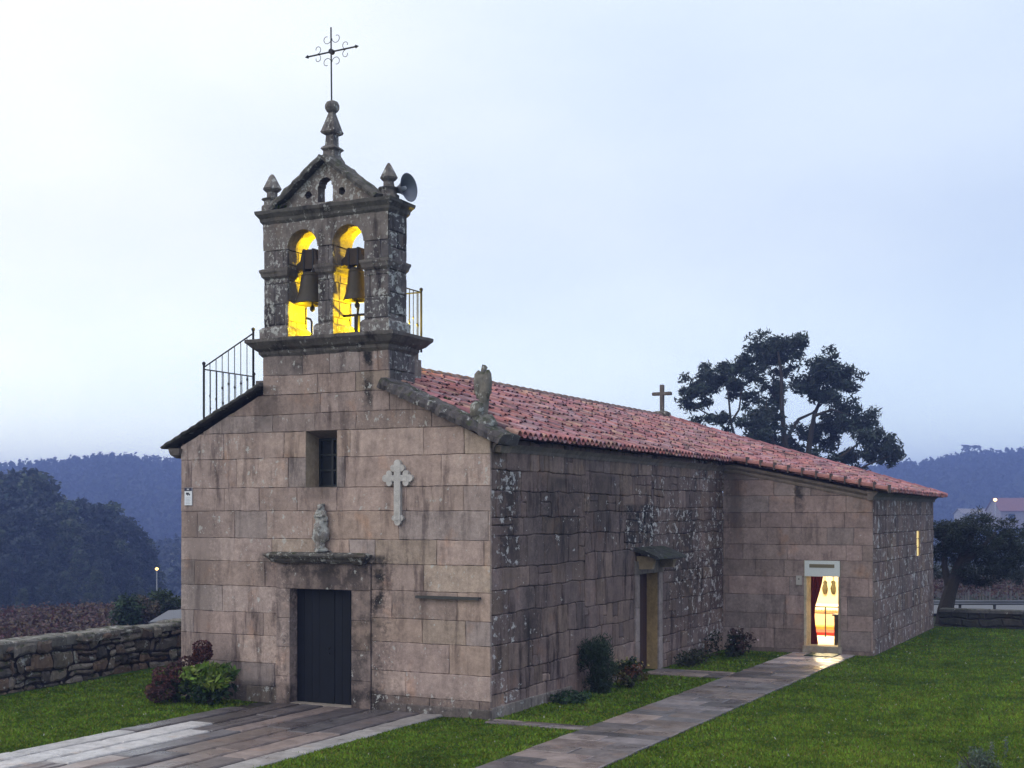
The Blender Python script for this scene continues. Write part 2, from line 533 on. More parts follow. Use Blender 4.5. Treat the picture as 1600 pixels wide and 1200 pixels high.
# low plinth strip, proud of the facade
mb = MB()
masonry(mb, lambda u, v, h: (u, -.05 - h, v), [(1, 0, .05), (-1, 0, 2.3)], [-.1, .17], (.5, 1.3, (-2.3, .05)), [], [(.15, .125, .115), (.19, .155, .14)], low, core=.06)
mb.build('plinth', M_FACADE, church); mb = MB()
masonry(mb, lambda u, v, h: (.05 + h, u, v), [(1, 0, 3.4), (-1, 0, 0.03)], [-.1, .2], (.4, 1.0, (-.03, 3.4)), [], [(.2, .165, .15), (.24, .2, .175)], low, core=.06)
mb.build('plinth', M_FACADE, church)

# tower base sides
mb = MB()
for sx, X in ((1, TX1), (-1, TX0)):
    masonry(mb, lambda u, v, h, sx=sx, X=X: (X + sx * h, u, v), [(1, 0, .95), (-1, 0, -.03)], rnd_courses(5.2, 6.5, .3, .42), (.4, .7, (0, .95)), [], P_TOW, lambda u, v: .5)
mb.box(TX0 + .03, TX1 - .03, .03, .97, 5.2, 6.49, (.18, .15, .14, .3))
mb.build('bell_gable_base', M_TOWER, church)

# nave side wall
mb = MB()
SD = (7.1, 8.3, -.1, 2.2)
def warp_side(p):
    v = noise.noise_vector(Vector((p[0] * .9, p[1] * 1.1, 3.3)))
    w = noise.noise_vector(Vector((p[0] * 2.7, p[1] * 2.7, 9.3)))
    k = min(1, max(0, (p[0] - .2) / .8))
    return ((v.x * .05 + w.x * .03) * k, (v.y * .03 + w.y * .032) * k)
def warp_side2(p):
    w = warp_side(p); ex = 1.
    for q in (7.1, 8.3): ex = min(ex, max(0, abs(p[0] - q) / .5)) if p[1] < 2.6 else ex
    if 7 < p[0] < 8.4 and p[1] < 2.6: ex = 0
    return (w[0] * ex, w[1] * ex)
lich_side = lambda u, v: min(1, max(0, (u - 6.5) / 5)) * .75 + (.7 if u < 1.0 else 0) + .55 * math.exp(-((u - 7.5) ** 2 / 2.5 + (v - 3.3) ** 2 / .8)) + random.uniform(-.1, .25)
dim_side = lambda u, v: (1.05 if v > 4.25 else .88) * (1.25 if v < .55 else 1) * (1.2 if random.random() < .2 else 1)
for (ua, ub, ca, cb) in ((.035, 4.1, .30, .58), (4.1, 7.9, .28, .55), (7.9, LN, .24, .5)):
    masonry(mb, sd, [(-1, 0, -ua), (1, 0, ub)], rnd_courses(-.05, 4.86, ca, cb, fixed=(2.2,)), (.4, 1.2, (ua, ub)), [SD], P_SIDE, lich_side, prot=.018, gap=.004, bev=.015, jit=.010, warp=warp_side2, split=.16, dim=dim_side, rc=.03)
mb.build('nave_side_wall', M_SIDE, church)

# left and rear walls (plain coursed, seldom seen)
mb = MB()
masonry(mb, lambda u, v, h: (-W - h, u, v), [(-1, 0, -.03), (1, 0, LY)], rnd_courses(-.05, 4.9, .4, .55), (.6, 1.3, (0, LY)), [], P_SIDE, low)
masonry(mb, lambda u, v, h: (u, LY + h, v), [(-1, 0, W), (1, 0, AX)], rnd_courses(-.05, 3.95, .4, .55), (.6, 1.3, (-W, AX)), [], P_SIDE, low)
mb.build('rear_wall', M_SIDE, church)

# annex
DR = (2.15, 3.03, .1, 2.35)
mb = MB()
masonry(mb, an, [(1, 0, AX + .01), (-1, 0, 0), (.207, 1, 4.72)], rnd_courses(-.05, 4.75, .34, .5, fixed=(.1, 2.35)), (.6, 1.6, (0, AX)), [(2.15, 3.03, -.1, 2.35)], P_ANX, lambda u, v: .0, prot=.006, gap=.003, bev=.008, jit=.004, core=.014, dim=lambda u, v: .75 if v < .1 else 1)
mb.build('annex_front_wall', M_ANNEX, church)
mb = MB()
AWIN = (19.45, 19.97, 2.3, 3.02)
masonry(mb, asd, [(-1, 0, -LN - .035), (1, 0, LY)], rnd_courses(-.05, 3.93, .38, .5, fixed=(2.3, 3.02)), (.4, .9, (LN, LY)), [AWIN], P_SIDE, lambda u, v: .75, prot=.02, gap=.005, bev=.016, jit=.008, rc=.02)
mb.build('annex_side_wall', M_SIDE, church)

# ---- roof
def nave_z(x): return ZR - (ZR - 4.86) * (abs(x - XR) / 3.72)
XE = 4.18; YB = 22.75
def zA(x):
    if x < .32: return nave_z(x)
    return 4.86 - (4.86 - 4.06) * (x - .32) / (XE - .32)
def zB(x): return ZR - (ZR - 4.02) * (x - XR) / (XE - XR)
def roof_z(x, y):
    if x < XR: return nave_z(x)
    if y < LN - .25: return nave_z(x)
    t = min(1, max(0, (y - LN + .25) / 8.)); t = t * t * (3 - 2 * t)
    return zA(x) * (1 - t) + zB(x) * t
YE = 18.0
TILECOLS = [(0.431, 0.175, 0.179), (0.47, 0.212, 0.21), (0.392, 0.17, 0.191), (0.451, 0.242, 0.255), (0.363, 0.193, 0.23), (0.49, 0.242, 0.23), (0.412, 0.266, 0.294), (0.323, 0.193, 0.216), (0.461, 0.193, 0.179), (0.5, 0.3, 0.24), (0.34, 0.2, 0.19)]


# ---- cornices of the annex
mb = MB()
def sweep(mb, path, prof, col, amp=.006):
    """path: list of points; prof: list of (out, up); out direction given per path point"""
    k = len(prof); vs = []; fs = []
    for (p, out) in path:
        for (a, b) in prof:
            vs.append(rough_pt((p[0] + out[0] * a, p[1] + out[1] * a, p[2] + b), amp, 5.))
    for i in range(len(path) - 1):
        for j in range(k - 1):
            a = i * k + j
            fs.append((a, a + k, a + k + 1, a + 1))
    fs.append(tuple(range(k))); fs.append(tuple(range((len(path) - 1) * k, len(path) * k))[::-1])
    mb.add(vs, fs, col)
prof = [(-.1, 0), (.03, 0), (.05, .05), (.05, .08), (.14, .15), (.16, .21), (-.1, .25)]
def z_annex(x): return roof_z(max(x, .34), LN + .1) - .14
sweep(mb, [((x, LN, z_annex(x) - .14), (0, -1)) for x in np.linspace(0.03, AX + .02, 30)], prof, (.25, .2, .17, .1))
mb.build('annex_raking_cornice', M_TRIM, church)
mb = MB()
sweep(mb, [((AX, y, 3.87), (1, 0)) for y in np.linspace(LN - .15, LY + .1, 50)], prof, (.2, .165, .15, .2))
mb.build('annex_eaves_cornice', M_TRIM, church)
mb = MB()
sweep(mb, [((0, y, 4.62), (1, 0)) for y in np.linspace(.05, LN, 60)], [(-.1, 0), (.03, 0), (.05, .06), (.12, .14), (-.1, .14)], (.2, .165, .15, .2))
mb.build('nave_eaves_cornice', M_TRIM, church)

def tile_cols(mb, ys, pitch, xr, zf, sgn=1):
    """cover and channel tiles laid down the slope; xr(y) -> (x_top, x_eave)"""
    for y in ys:
        xt, xe = xr(y)
        if sgn * (xe - xt) < .2: continue
        dz = zf(xe, y) - zf(xt, y); ln = math.hypot(xe - xt, dz)
        nrow = max(1, int(ln / .36))
        for kind in (0, 1):
            yy0 = y if kind == 0 else y + pitch / 2
            ph = random.uniform(-.3, .3)
            for i in range(nrow):
                f0 = 0 if i == 0 else (i + ph) / nrow; f1 = min(1.02, (i + 1.18 + ph) / nrow)
                xa = xe + (xt - xe) * f0; xc = xe + (xt - xe) * f1
                if kind == 1 and i == 0: xa += sgn * .04
                yy = yy0 + random.uniform(-.014, .014); sk = random.uniform(-.016, .016)
                lift = .034 + random.uniform(-.01, .014)
                za = zf(xa, y) + lift; zc = zf(xc, y) + .004
                c = random.choice(TILECOLS); q = random.uniform(.72, 1.2) if random.random() > .08 else random.uniform(.35, .55)
                c = (c[0] * q, c[1] * q, c[2] * q, random.uniform(0, .4))
                vs = []; fs = []
                n = 6
                ra, rc = .092, .076
                for (xx, zz, r, yc) in ((xa, za, ra, yy), (xc, zc, rc, yy + sk), (xa, za, ra - .016, yy)):
                    for j in range(n + 1):
                        t = math.pi * j / n
                        if kind == 0: vs.append((xx, yc + math.cos(t) * r, zz + math.sin(t) * r * .9 + .012))
                        else: vs.append((xx, yc + math.cos(t) * r, zz - math.sin(t) * r * .6 + .03))
                for j in range(n):
                    fs.append((j, j + 1, n + 2 + j, n + 1 + j))
                    fs.append((j + 1, j, 2 * n + 2 + j, 2 * n + 3 + j))
                mb.add(vs, fs, c)


def roof_deck(mb, x0f, x1f, y0, y1, zf, ny, nx, drop):
    vs = []; fs = []
    for j in range(ny + 1):
        y = y0 + (y1 - y0) * j / ny; a, b = x0f(y), x1f(y)
        for i in range(nx + 1):
            x = a + (b - a) * i / nx; vs.append((x, y, zf(x, y) - drop))
    for j in range(ny):
        for i in range(nx):
            a = j * (nx + 1) + i; fs.append((a, a + 1, a + nx + 2, a + nx + 1))
    mb.add(vs, fs, (.2, .1, .08, 0))


hipx = lambda y: XR if y < YE else XR + (y - YE) * (XE - XR) / (YB - YE)
mb = MB()
P = .215
ys = np.arange(.52, LN - .2, P)
tile_cols(mb, ys, P, lambda y: (XR, .32), roof_z)
ys2 = np.arange(LN - .2, YB - .1, P)
tile_cols(mb, ys2, P, lambda y: (hipx(y), XE), roof_z)
tile_cols(mb, np.arange(.4, YE, P), P, lambda y: (XR, -7.1), roof_z, -1)
roof_deck(mb, lambda y: XR, lambda y: .27, .3, LN - .2, roof_z, 20, 6, .03)
roof_deck(mb, hipx, lambda y: XE - .05, LN - .2, YB - .05, roof_z, 24, 14, .03)
roof_deck(mb, lambda y: XR, lambda y: -7.05, .3, YE, roof_z, 20, 6, .03)
mb.add([(XR, YE, ZR), (XE, YB, 4.05), (-7.1, YB, 4.9)], [(0, 1, 2)], (.4, .16, .13, 0))
mb.add([(XR, YE, ZR), (-7.1, YB, 4.9), (-7.1, YE, 4.85)], [(0, 1, 2)], (.4, .16, .13, 0))
roof = mb.build('roof', M_TILE, church)
# verge strip of the annex front: upturned tiles along the rake
mb = MB()
for i in range(11):
    xa = .35 + i * .355; xb = xa + .4
    for (dy, r) in ((LN - .30, .095),):
        vs = []
        for xx, rr in ((xa, r * .86), (xb, r)):
            for j in range(7):
                t = math.pi * j / 6
                vs.append((xx, dy + math.cos(t) * rr, roof_z(xx, LN + .1) + .05 + math.sin(t) * rr + (.02 if xx == xb else 0)))
        q = random.uniform(.8, 1.1)
        mb.add(vs, [(j, j + 1, 8 + j, 7 + j) for j in range(6)], (.36 * q, .16 * q, .14 * q, .5))
    mb.box(xb - .02, xb + .01, LN - .42, LN - .18, roof_z(xb, LN + .1) + .0, roof_z(xb, LN + .1) + .2, (.12, .09, .08, .2))
mb.box(.3, XE - .02, LN - .36, LN - .1, 3.9, 3.905, (.1, .08, .07, 0)) if False else None
keep(mb.build('verge_tiles', M_TILE, None), roof)
# ridge and hip capping
mb = MB()
def capping(a, b, r=.125, seg=.4, base=(.25, .17, .165)):
    a = Vector(a); b = Vector(b); L = (b - a).length; n = int(L / seg); d = (b - a).normalized(); s = d.cross(Vector((0, 0, 1))).normalized(); u = s.cross(d)
    for i in range(n):
        p = a + d * (L * i / n); q = a + d * (L * (i + 1.15) / n)
        vs = []
        for c, rr, up in ((p, r, .012), (q, r * .86, 0), (p, r - .02, .012)):
            for j in range(8):
                t = math.pi * j / 7
                vs.append(c + s * (math.cos(t) * rr) + u * (math.sin(t) * rr * .85 + up + .02))
        k = random.uniform(.75, 1.2)
        mb.add(vs, [(j, j + 1, 9 + j, 8 + j) for j in range(7)] + [(j + 1, j, 16 + j, 17 + j) for j in range(7)], (base[0] * k, base[1] * k, base[2] * k, random.uniform(.1, .9)))
capping((XR, .95, ZR), (XR, YE, ZR))
keep(mb.build('ridge_tiles', M_TILE, None), roof)
mb = MB()
hp = [(hipx(y), y, roof_z(hipx(y), y) + .02) for y in np.linspace(YE, YB - .05, 7)]
for a, b in zip(hp[:-1], hp[1:]): capping(a, b, base=(.40, .17, .18))
keep(mb.build('hip_tiles', M_TILE, None), roof)

# ---- coping stones on the front gable
mb = MB()
def coping(mb, x0, z0, x1, z1, th, y0, y1, col, amp, n=26):
    vs = []; fs = []
    dx, dz = x1 - x0, z1 - z0; L = math.hypot(dx, dz); nx, nzv = -dz / L, dx / L
    if nzv < 0: nx, nzv = -nx, -nzv
    for i in range(n + 1):
        t = i / n; x = x0 + dx * t; z = z0 + dz * t
        e = .02 * math.sin(i * 1.9)
        for (yy, hh) in ((y0, 0), (y0 - .02, th * .45), (y0 + .03, th * .9), ((y0 + y1) * .5, th * 1.05), (y1, th * .9), (y1, 0)):
            q = (x + nx * hh, yy + (e if yy < 0 else 0), z + nzv * hh)
            vs.append(rough_pt(q, amp, 5.5, 2.))
    k = 6
    for i in range(n):
        for j in range(k):
            a = i * k + j; b = i * k + (j + 1) % k
            fs.append((a, a + k, b + k, b))
    fs.append(tuple(range(k))); fs.append(tuple(range(n * k, n * k + k))[::-1])
    mb.add(vs, fs, col)
coping(mb, .27, 4.72, TX1 - .12, 5.80, .2, -.2, .5, (.12, .105, .105, .5), .035, 40)
mb.build('gable_coping', M_CORN, church); mb = MB()
coping(mb, -7.12, 4.80, TX0 + .02, 5.93, .075, -.14, .45, (.10, .095, .09, .25), .012, 40)
mb.build('gable_coping', M_CORN, church)
mb = MB()   # kneelers under the coping ends
loft_rect(mb, -6.95, -6.74, -.08, .4, [(4.62, -.08), (4.68, 0), (4.74, .02), (4.80, .03)], (.14, .12, .11, .2), .01)
mb.build('kneeler', M_CORN, church); mb = MB()
loft_rect(mb, .0, .16, .1, .5, [(4.60, -.02), (4.66, 0), (4.72, .02)], (.26, .21, .17, .2), .01)
mb.build('kneeler', M_CORN, church)

# ---- bell gable
BZ = 6.76
mb = MB()
A1 = (-4.24, -3.57); A2 = (-3.24, -2.57); SPR = 8.46; RAD = .335; TOPZ = 8.99; BD = .65
tow = empty('bell_gable_pivot') if False else None
tl = lambda u, v: random.uniform(.3, 1.)
csT = rnd_courses(BZ, 8.46, .3, .42)
ops = [(A1[0], A1[1], BZ - .1, SPR), (A2[0], A2[1], BZ - .1, SPR)]
for plane, nm in ((lambda u, v, h: (u, .02 - h, v), 'f'), (lambda u, v, h: (u, BD + h, v), 'b')):
    masonry(mb, plane, [(1, 0, TX1), (-1, 0, -TX0)], csT, (.3, .6, (TX0, TX1)), ops, P_TOW, tl, prot=.012, gap=.002, bev=.014, jit=.006, rc=.02)
for sx, X in ((1, TX1), (-1, TX0)):
    masonry(mb, lambda u, v, h, sx=sx, X=X: (X - sx * .0 + sx * h, u, v), [(1, 0, BD - .02), (-1, 0, -.05)], rnd_courses(BZ, TOPZ, .3, .45), (.35, .6, (.03, BD)), [], P_TOW, tl, prot=.015, bev=.02, jit=.008)
# reveals of the two openings
for a in (A1, A2):
    for X, s in ((a[0], 1), (a[1], -1)):
        pl = (lambda u, v, h, X=X, s=s: (X + s * (h - .02), u, v))
        masonry(mb, pl, [(1, 0, BD), (-1, 0, -.02)], rnd_courses(BZ, SPR, .3, .42), (.4, .7, (.02, BD)), [], [(.28, .24, .2), (.33, .28, .22)], lambda u, v: .2, core=.015)
# spandrels with round arches
def spandrel(y, flip):
    xs = [TX0] + [A1[0] + RAD - RAD * math.cos(math.pi * i / 16) for i in range(17)] + [A2[0] + RAD - RAD * math.cos(math.pi * i / 16) for i in range(17)] + [TX1]
    zs = [SPR] + [SPR + RAD * math.sin(math.pi * i / 16) for i in range(17)] * 2 + [SPR]
    # voussoirs and blocks as separate stones
    for i in range(len(xs) - 1):
        pass
    vs = []; fs = []
    nzv = 7
    for x, z in zip(xs, zs):
        for j in range(nzv):
            zz = z + (TOPZ - z) * j / (nzv - 1)
            q = rough_pt((x, y, zz), .012, 6.)
            vs.append((x, q[1], zz))
    for i in range(len(xs) - 1):
        for j in range(nzv - 1):
            a = i * nzv + j
            fs.append((a, a + nzv, a + nzv + 1, a + 1) if not flip else (a, a + 1, a + nzv + 1, a + nzv))
    mb.add(vs, fs, (.2, .17, .155, .6))
spandrel(.0, False); spandrel(BD, True)
for a in (A1, A2):
    vs = []; fs = []; ny = 4
    for i in range(17):
        for j in range(ny + 1):
            vs.append((a[0] + RAD - RAD * math.cos(math.pi * i / 16), BD * j / ny, SPR + RAD * math.sin(math.pi * i / 16)))
    for i in range(16):
        for j in range(ny):
            q = i * (ny + 1) + j; fs.append((q, q + 1, q + ny + 2, q + ny + 1))
    mb.add(vs, fs, (.3, .26, .2, .1))
bell_gable = mb.build('bell_gable', M_TOWER, church)

def sub(mb, name, mat, smooth=False):
    return keep(mb.build(name, mat, None, smooth), bell_gable)

mb = MB()
loft_rect(mb, TX0, TX1, .0, .97, [(6.46, .0), (6.52, .05), (6.57, .06), (6.62, .14), (6.69, .2), (6.73, .24), (6.79, .24), (6.80, .1)], (.13, .115, .105, .35), .014, 5.)
sub(mb, 'base_cornice', M_CORN)
mb = MB()   # pier plinths and imposts
for (a, b) in ((TX0, A1[0]), (A1[1], A2[0]), (A2[1], TX1)):
    mb = MB(); loft_rect(mb, a, b, .0, BD, [(6.78, .05), (6.98, .05), (7.03, .012)], (.2, .175, .165, .8), .012, 6.)
    sub(mb, 'pier_plinth', M_TOWER)
for (a, b, ov) in ((TX0, A1[0], 1), (A1[1], A2[0], .4), (A2[1], TX1, 1)):
    mb = MB(); loft_rect(mb, a + .02, b - .02, .0, BD, [(7.93, .0), (7.97, .04), (8.02, .05), (8.06, .07), (8.1, .07), (8.12, .02)], (.16, .14, .13, .4), .012, 6.)
    sub(mb, 'impost_band', M_CORN)
mb = MB()
loft_rect(mb, TX0, TX1, .0, BD, [(8.95, .0), (9.0, .04), (9.05, .05), (9.09, .08), (9.13, .115), (9.19, .125), (9.21, .05)], (.12, .11, .1, .3), .014, 5.)
sub(mb, 'top_cornice', M_CORN)

# pediment with a little arched opening and two round holes
mb = MB()
PC = -3.42; PB = 9.2; PH = .80; PW = 1.06; PD0, PD1 = .04, .27
def ped_outline_z(x): return PB + PH * (1 - abs(x - PC) / PW)
NXG = 92; NZG = 66
dxg = 2 * PW / NXG; dzg = PH / NZG
def hole(x, z):
    hx0, hx1 = PC - .15, PC + .15
    if hx0 < x < hx1 and PB + .06 < z < PB + .36: return True
    if (x - PC) ** 2 + (z - PB - .36) ** 2 < .15 ** 2: return True
    for cx in (PC - .38, PC + .36):
        if (x - cx) ** 2 + (z - PB - .22) ** 2 < .072 ** 2: return True
    return False
solid = set()
for i in range(NXG):
    for j in range(NZG):
        x = PC - PW + (i + .5) * dxg; z = PB + (j + .5) * dzg
        if z < ped_outline_z(x) and not hole(x, z): solid.add((i, j))
gp = lambda i, j, y: rough_pt((PC - PW + i * dxg, y, PB + j * dzg), .006, 7.)
for (i, j) in solid:
    mb.quad(gp(i, j, PD0), gp(i + 1, j, PD0), gp(i + 1, j + 1, PD0), gp(i, j + 1, PD0), (.24, .205, .185, .8))
    mb.quad(gp(i, j, PD1), gp(i, j + 1, PD1), gp(i + 1, j + 1, PD1), gp(i + 1, j, PD1), (.2, .17, .155, .6))
    for di, dj, e in ((1, 0, ((i + 1, j), (i + 1, j + 1))), (-1, 0, ((i, j + 1), (i, j))), (0, 1, ((i + 1, j + 1), (i, j + 1))), (0, -1, ((i, j), (i + 1, j)))):
        if (i + di, j + dj) not in solid:
            (a, b), (c, d) = e
            mb.quad(gp(a, b, PD0), gp(a, b, PD1), gp(c, d, PD1), gp(c, d, PD0), (.15, .125, .11, .1))
ped = sub(mb, 'pediment', M_TOWER)
mb = MB()
coping(mb, PC + PW + .06, PB - .02, PC - .0, PB + PH + .015, .13, -.12, .42, (.12, .11, .1, .5), .02, 18)
sub(mb, 'pediment_coping', M_CORN); mb = MB()
coping(mb, PC - PW - .06, PB - .02, PC + .0, PB + PH + .015, .13, -.12, .42, (.12, .11, .1, .5), .02, 18)
sub(mb, 'pediment_coping', M_CORN)

FCOL = (.19, .17, .16, .55)
def finial(x, y, z, s=1., sub_=True):
    mb = MB()
    k = math.sqrt(2) / 2
    prof = [(0, .2), (.10, .2), (.13, .15), (.2, .15), (.24, .2), (.27, .1), (.36, .1), (.40, .15), (.43, .17), (.66, .05), (.7, .02)]
    loft_round(mb, (x, y, z), [(a * s, r * s) for a, r in prof], 8, FCOL, math.pi / 8, amp=.012, s=8)
    return sub(mb, 'finial', M_TOWER)
finial(-2.22, .3, 9.2, .98); finial(-4.69, .14, 9.2, 1.04)
mb = MB()
prof = [(0, .26), (.1, .24), (.2, .17), (.27, .17), (.31, .23), (.34, .2), (.38, .13), (.56, .12), (.60, .2), (.63, .22), (.67, .2), (.98, .075), (1.0, .07)]
loft_round(mb, (-3.46, .32, 9.98), prof, 4, FCOL, math.pi / 4, amp=.014, s=7)
loft_round(mb, (-3.46, .32, 10.98), [(-.02, .06), (.02, .115), (.07, .135), (.13, .135), (.18, .11), (.21, .05)], 10, FCOL, amp=.008)
sub(mb, 'pinnacle', M_TOWER)
# wrought iron cross
mb = MB()
X0, Y0 = -3.47, .32
tube(mb, [(X0, Y0, 11.1), (X0 - .015, Y0, 12.56)], .0145, 6)
tube(mb, [(X0 - .53, Y0, 12.09), (X0 + .53, Y0, 12.12)], .015, 6)
loft_round(mb, (X0, Y0 - .04, 12.105), [(0, .05), (.08, .05)], 8, (1, 1, 1, 0), axis=(0, 1, 0))
loft_round(mb, (X0 + .53, Y0, 12.12), [(0, .035), (.07, .0)], 6, (1, 1, 1, 0), axis=(1, 0, 0)); loft_round(mb, (X0 - .53, Y0, 12.09), [(0, .035), (.07, .0)], 6, (1, 1, 1, 0), axis=(-1, 0, 0))
def scroll(cx, cz, a0, r, turn):
    pts = []
    for i in range(15):
        t = i / 14; rr = r * (1 - .55 * t); a = a0 + turn * t * 5.
        pts.append((cx + math.cos(a) * rr, Y0, cz + math.sin(a) * rr))
    tube(mb, pts, .006, 5)
for s in (1, -1):
    scroll(X0 + s * .105, 12.35, math.pi if s > 0 else 0, .1, s * 1)
    scroll(X0 + s * .105, 11.91, math.pi if s > 0 else 0, .1, -s * 1)
    for q in (1, -1):
        scroll(X0 + s * .31, 12.105 + q * .085, -q * math.pi / 2, .08, -s * q * 1)
sub(mb, 'iron_cross', M_IRON)

# platform behind the bell gable
mb = MB()
mb.box(-4.9, -2.62, .99, 2.05, 6.5, 6.66, (.2, .17, .15, .3))
mb.box(-4.7, -2.5, 1.0, 1.95, 5.5, 6.5, (.2, .17, .15, .3))
for i in range(6): mb.box(-6.55 + i * .28, -4.9, .62, 1.5, 4.9, 5.15 + i * .24, (.19, .165, .15, .3))
mb.build('bell_stair', M_TOWER, church)

# ---- main door
mb = MB()
DX0, DX1, DZ = -4.16, -2.81, 2.15
def surround(u0, u1, v0, v1, h, n=1, vert=True):
    for i in range(n):
        if vert: a, b = v0 + (v1 - v0) * i / n, v0 + (v1 - v0) * (i + 1) / n; p = [(u0, a), (u1, a), (u1, b), (u0, b)]
        else: a, b = u0 + (u1 - u0) * i / n, u0 + (u1 - u0) * (i + 1) / n; p = [(a, v0), (b, v0), (b, v1), (a, v1)]
        c = random.choice(P_FAC[:5]); k = random.uniform(.9, 1.1)
        stone_block(mb, p, fr, (c[0] * k, c[1] * k, c[2] * k, .05), h=h, depth=h + .3, gap=.003, bev=.008, jit=.002)
surround(DOORSUR[0], DX0, -.02, DZ, .035, 4); surround(DX1, DOORSUR[1], -.02, DZ, .035, 4)
surround(DOORSUR[0], DOORSUR[1], DZ, 2.64, .035, 1)
# jamb returns
mb.build('door_surround', M_FACADE, church)
mb = MB()
loft_rect(mb, -4.52, -2.48, -.16, .05, [(2.63, -.06), (2.67, 0), (2.7, .02), (2.74, .07), (2.77, .1), (2.80, .1), (2.83, .02)], (.12, .11, .1, .7), .012, 6.)
mb.build('door_hood', M_CORN, church)
mb = MB()
nb = 8
for i in range(nb):
    a = DX0 + (DX1 - DX0) * i / nb; b = DX0 + (DX1 - DX0) * (i + 1) / nb
    mb.box(a + .003, b - .003, .2 + (.0 if i != 4 else -.01), .26, .03, DZ - .005)
mb.box(DX0, DX1, .24, .3, .0, DZ)
door = mb.build('door', M_DOOR, church)
mb = MB()
loft_round(mb, (-3.44, .16, 1.02), [(0, .012), (.04, .012), (.045, .03), (.06, .03)], 10, (1, 1, 1, 0), axis=(0, -1, 0)) if False else tube(mb, [(-3.42, .2, 1.06), (-3.42, .14, 1.06), (-3.42, .14, .96), (-3.42, .2, .96)], .009, 6)
keep(mb.build('handle', M_IRON, None), door)
mb = MB(); mb.box(DX0 - .05, DX1 + .05, -.02, .22, -.05, .035, (.34, .29, .25, .2)); mb.build('threshold', M_TRIM, church)

# ---- front window: deep splayed recess
mb = MB()
u0, u1, v0, v1 = WIN; dp = .46; iu0, iu1, iv0, iv1 = u0 + .02, u1 - .06, v0 + .02, v1 - .12
RC = (.34, .27, .2, 0)
f = lambda u, v, y: (u, y, v)
mb.quad(f(u0, v0, -.0), f(u0, v1, -.0), f(iu0, iv1, dp), f(iu0, iv0, dp), RC)
mb.quad(f(u1, v1, .0), f(u1, v0, .0), f(iu1, iv0, dp), f(iu1, iv1, dp), RC)
mb.quad(f(u0, v1, .0), f(u1, v1, .0), f(iu1, iv1, dp), f(iu0, iv1, dp), (.2, .16, .14, 0))
mb.quad(f(u1, v0, .0), f(u0, v0, .0), f(iu0, iv0, dp), f(iu1, iv0, dp), (.3, .25, .22, .1))
mb.build('window_recess', M_TRIM, church)
win = MB(); win.quad(f(iu0, iv0, dp - .02), f(iu1, iv0, dp - .02), f(iu1, iv1, dp - .02), f(iu0, iv1, dp - .02)); win.box(iu0, iu1, dp, dp + .1, iv0, iv1)  # box behind the pane is added to block light leaks
win = win.build('window', M_GLASS, church)
mb = MB()
fw = .035
for a, b in ((iu0, iu0 + fw), (iu1 - fw, iu1), ((iu0 + iu1) / 2 - .022, (iu0 + iu1) / 2 + .022)): mb.box(a, b, dp - .07, dp - .025, iv0, iv1)
for k in range(4):
    zc = iv0 + .018 + (iv1 - iv0 - .036) * k / 3
    mb.box(iu0, iu1, dp - .065, dp - .026, zc - .018, zc + .018)
keep(mb.build('window_frame', M_FRAME, None), win)

# ---- side door with its slate hood
mb = MB()
y0, y1 = SD[0], SD[1]
for i in range(6):
    a = y0 + (y1 - y0) * i / 6; mb.box(-.3, -.26, a + .003, a + (y1 - y0) / 6 - .003, .06, 2.2)
mb.box(-.34, -.295, y0, y1, 0, 2.2)
sdoor = mb.build('side_door', M_BROWN, church)
mb = MB()
for (ya, yb, c) in ((y0 - .001, y0 - .26, (.30, .24, .22)), (y1 + .001, y1 + .26, (.33, .27, .25))):
    for i in range(3):
        za, zb = i * 2.2 / 3, (i + 1) * 2.2 / 3
        p = sorted([ya, yb]); k = random.uniform(.85, 1.1)
        stone_block(mb, [(p[0], za), (p[1], za), (p[1], zb), (p[0], zb)], sd, (c[0] * k, c[1] * k, c[2] * k, .2), h=.035, depth=.34, gap=.003, bev=.01, jit=.003)
stone_block(mb, [(y0 - .3, 2.2), (y1 + .3, 2.2), (y1 + .3, 2.5), (y0 - .3, 2.5)], sd, (.2, .17, .15, .2), h=.05, depth=.36, gap=.003, bev=.01)
mb.quad((.0, y1 - .004, 0), (-.3, y1 - .004, 0), (-.3, y1 - .004, 2.2), (.0, y1 - .004, 2.2), (.42, .29, .14, 0))
mb.build('side_door_surround', M_TRIM, church)
mb = MB()
loft_rect(mb, 0, .38, 6.98, 7.16, [(2.32, -.03), (2.46, 0), (2.6, .02)], (.33, .25, .16, .1), .015)
mb.build('hood_corbel', M_TRIM, church); mb = MB()
loft_rect(mb, 0, .38, 8.3, 8.48, [(2.32, -.03), (2.46, 0), (2.6, .02)], (.28, .22, .16, .1), .015)
mb.build('hood_corbel', M_TRIM, church)
mb = MB()
vs = []; fs = []
ny = 20; pr = [(-.05, 2.74), (-.05, 2.82), (.2, 2.74), (.55, 2.60), (.58, 2.55), (.54, 2.53)]
for i in range(ny + 1):
    yy = 6.82 + (8.66 - 6.82) * i / ny
    for (xx, zz) in pr: vs.append(rough_pt((xx, yy, zz), .014, 5.))
k = len(pr)
for i in range(ny):
    for j in range(k):
        a = i * k + j; b = i * k + (j + 1) % k; fs.append((a, b, b + k, a + k))
fs.append(tuple(range(k))); fs.append(tuple(range(ny * k, ny * k + k))[::-1])
mb.add(vs, fs, (.06, .06, .058, .15))
mb.build('side_door_hood', M_CORN, church)

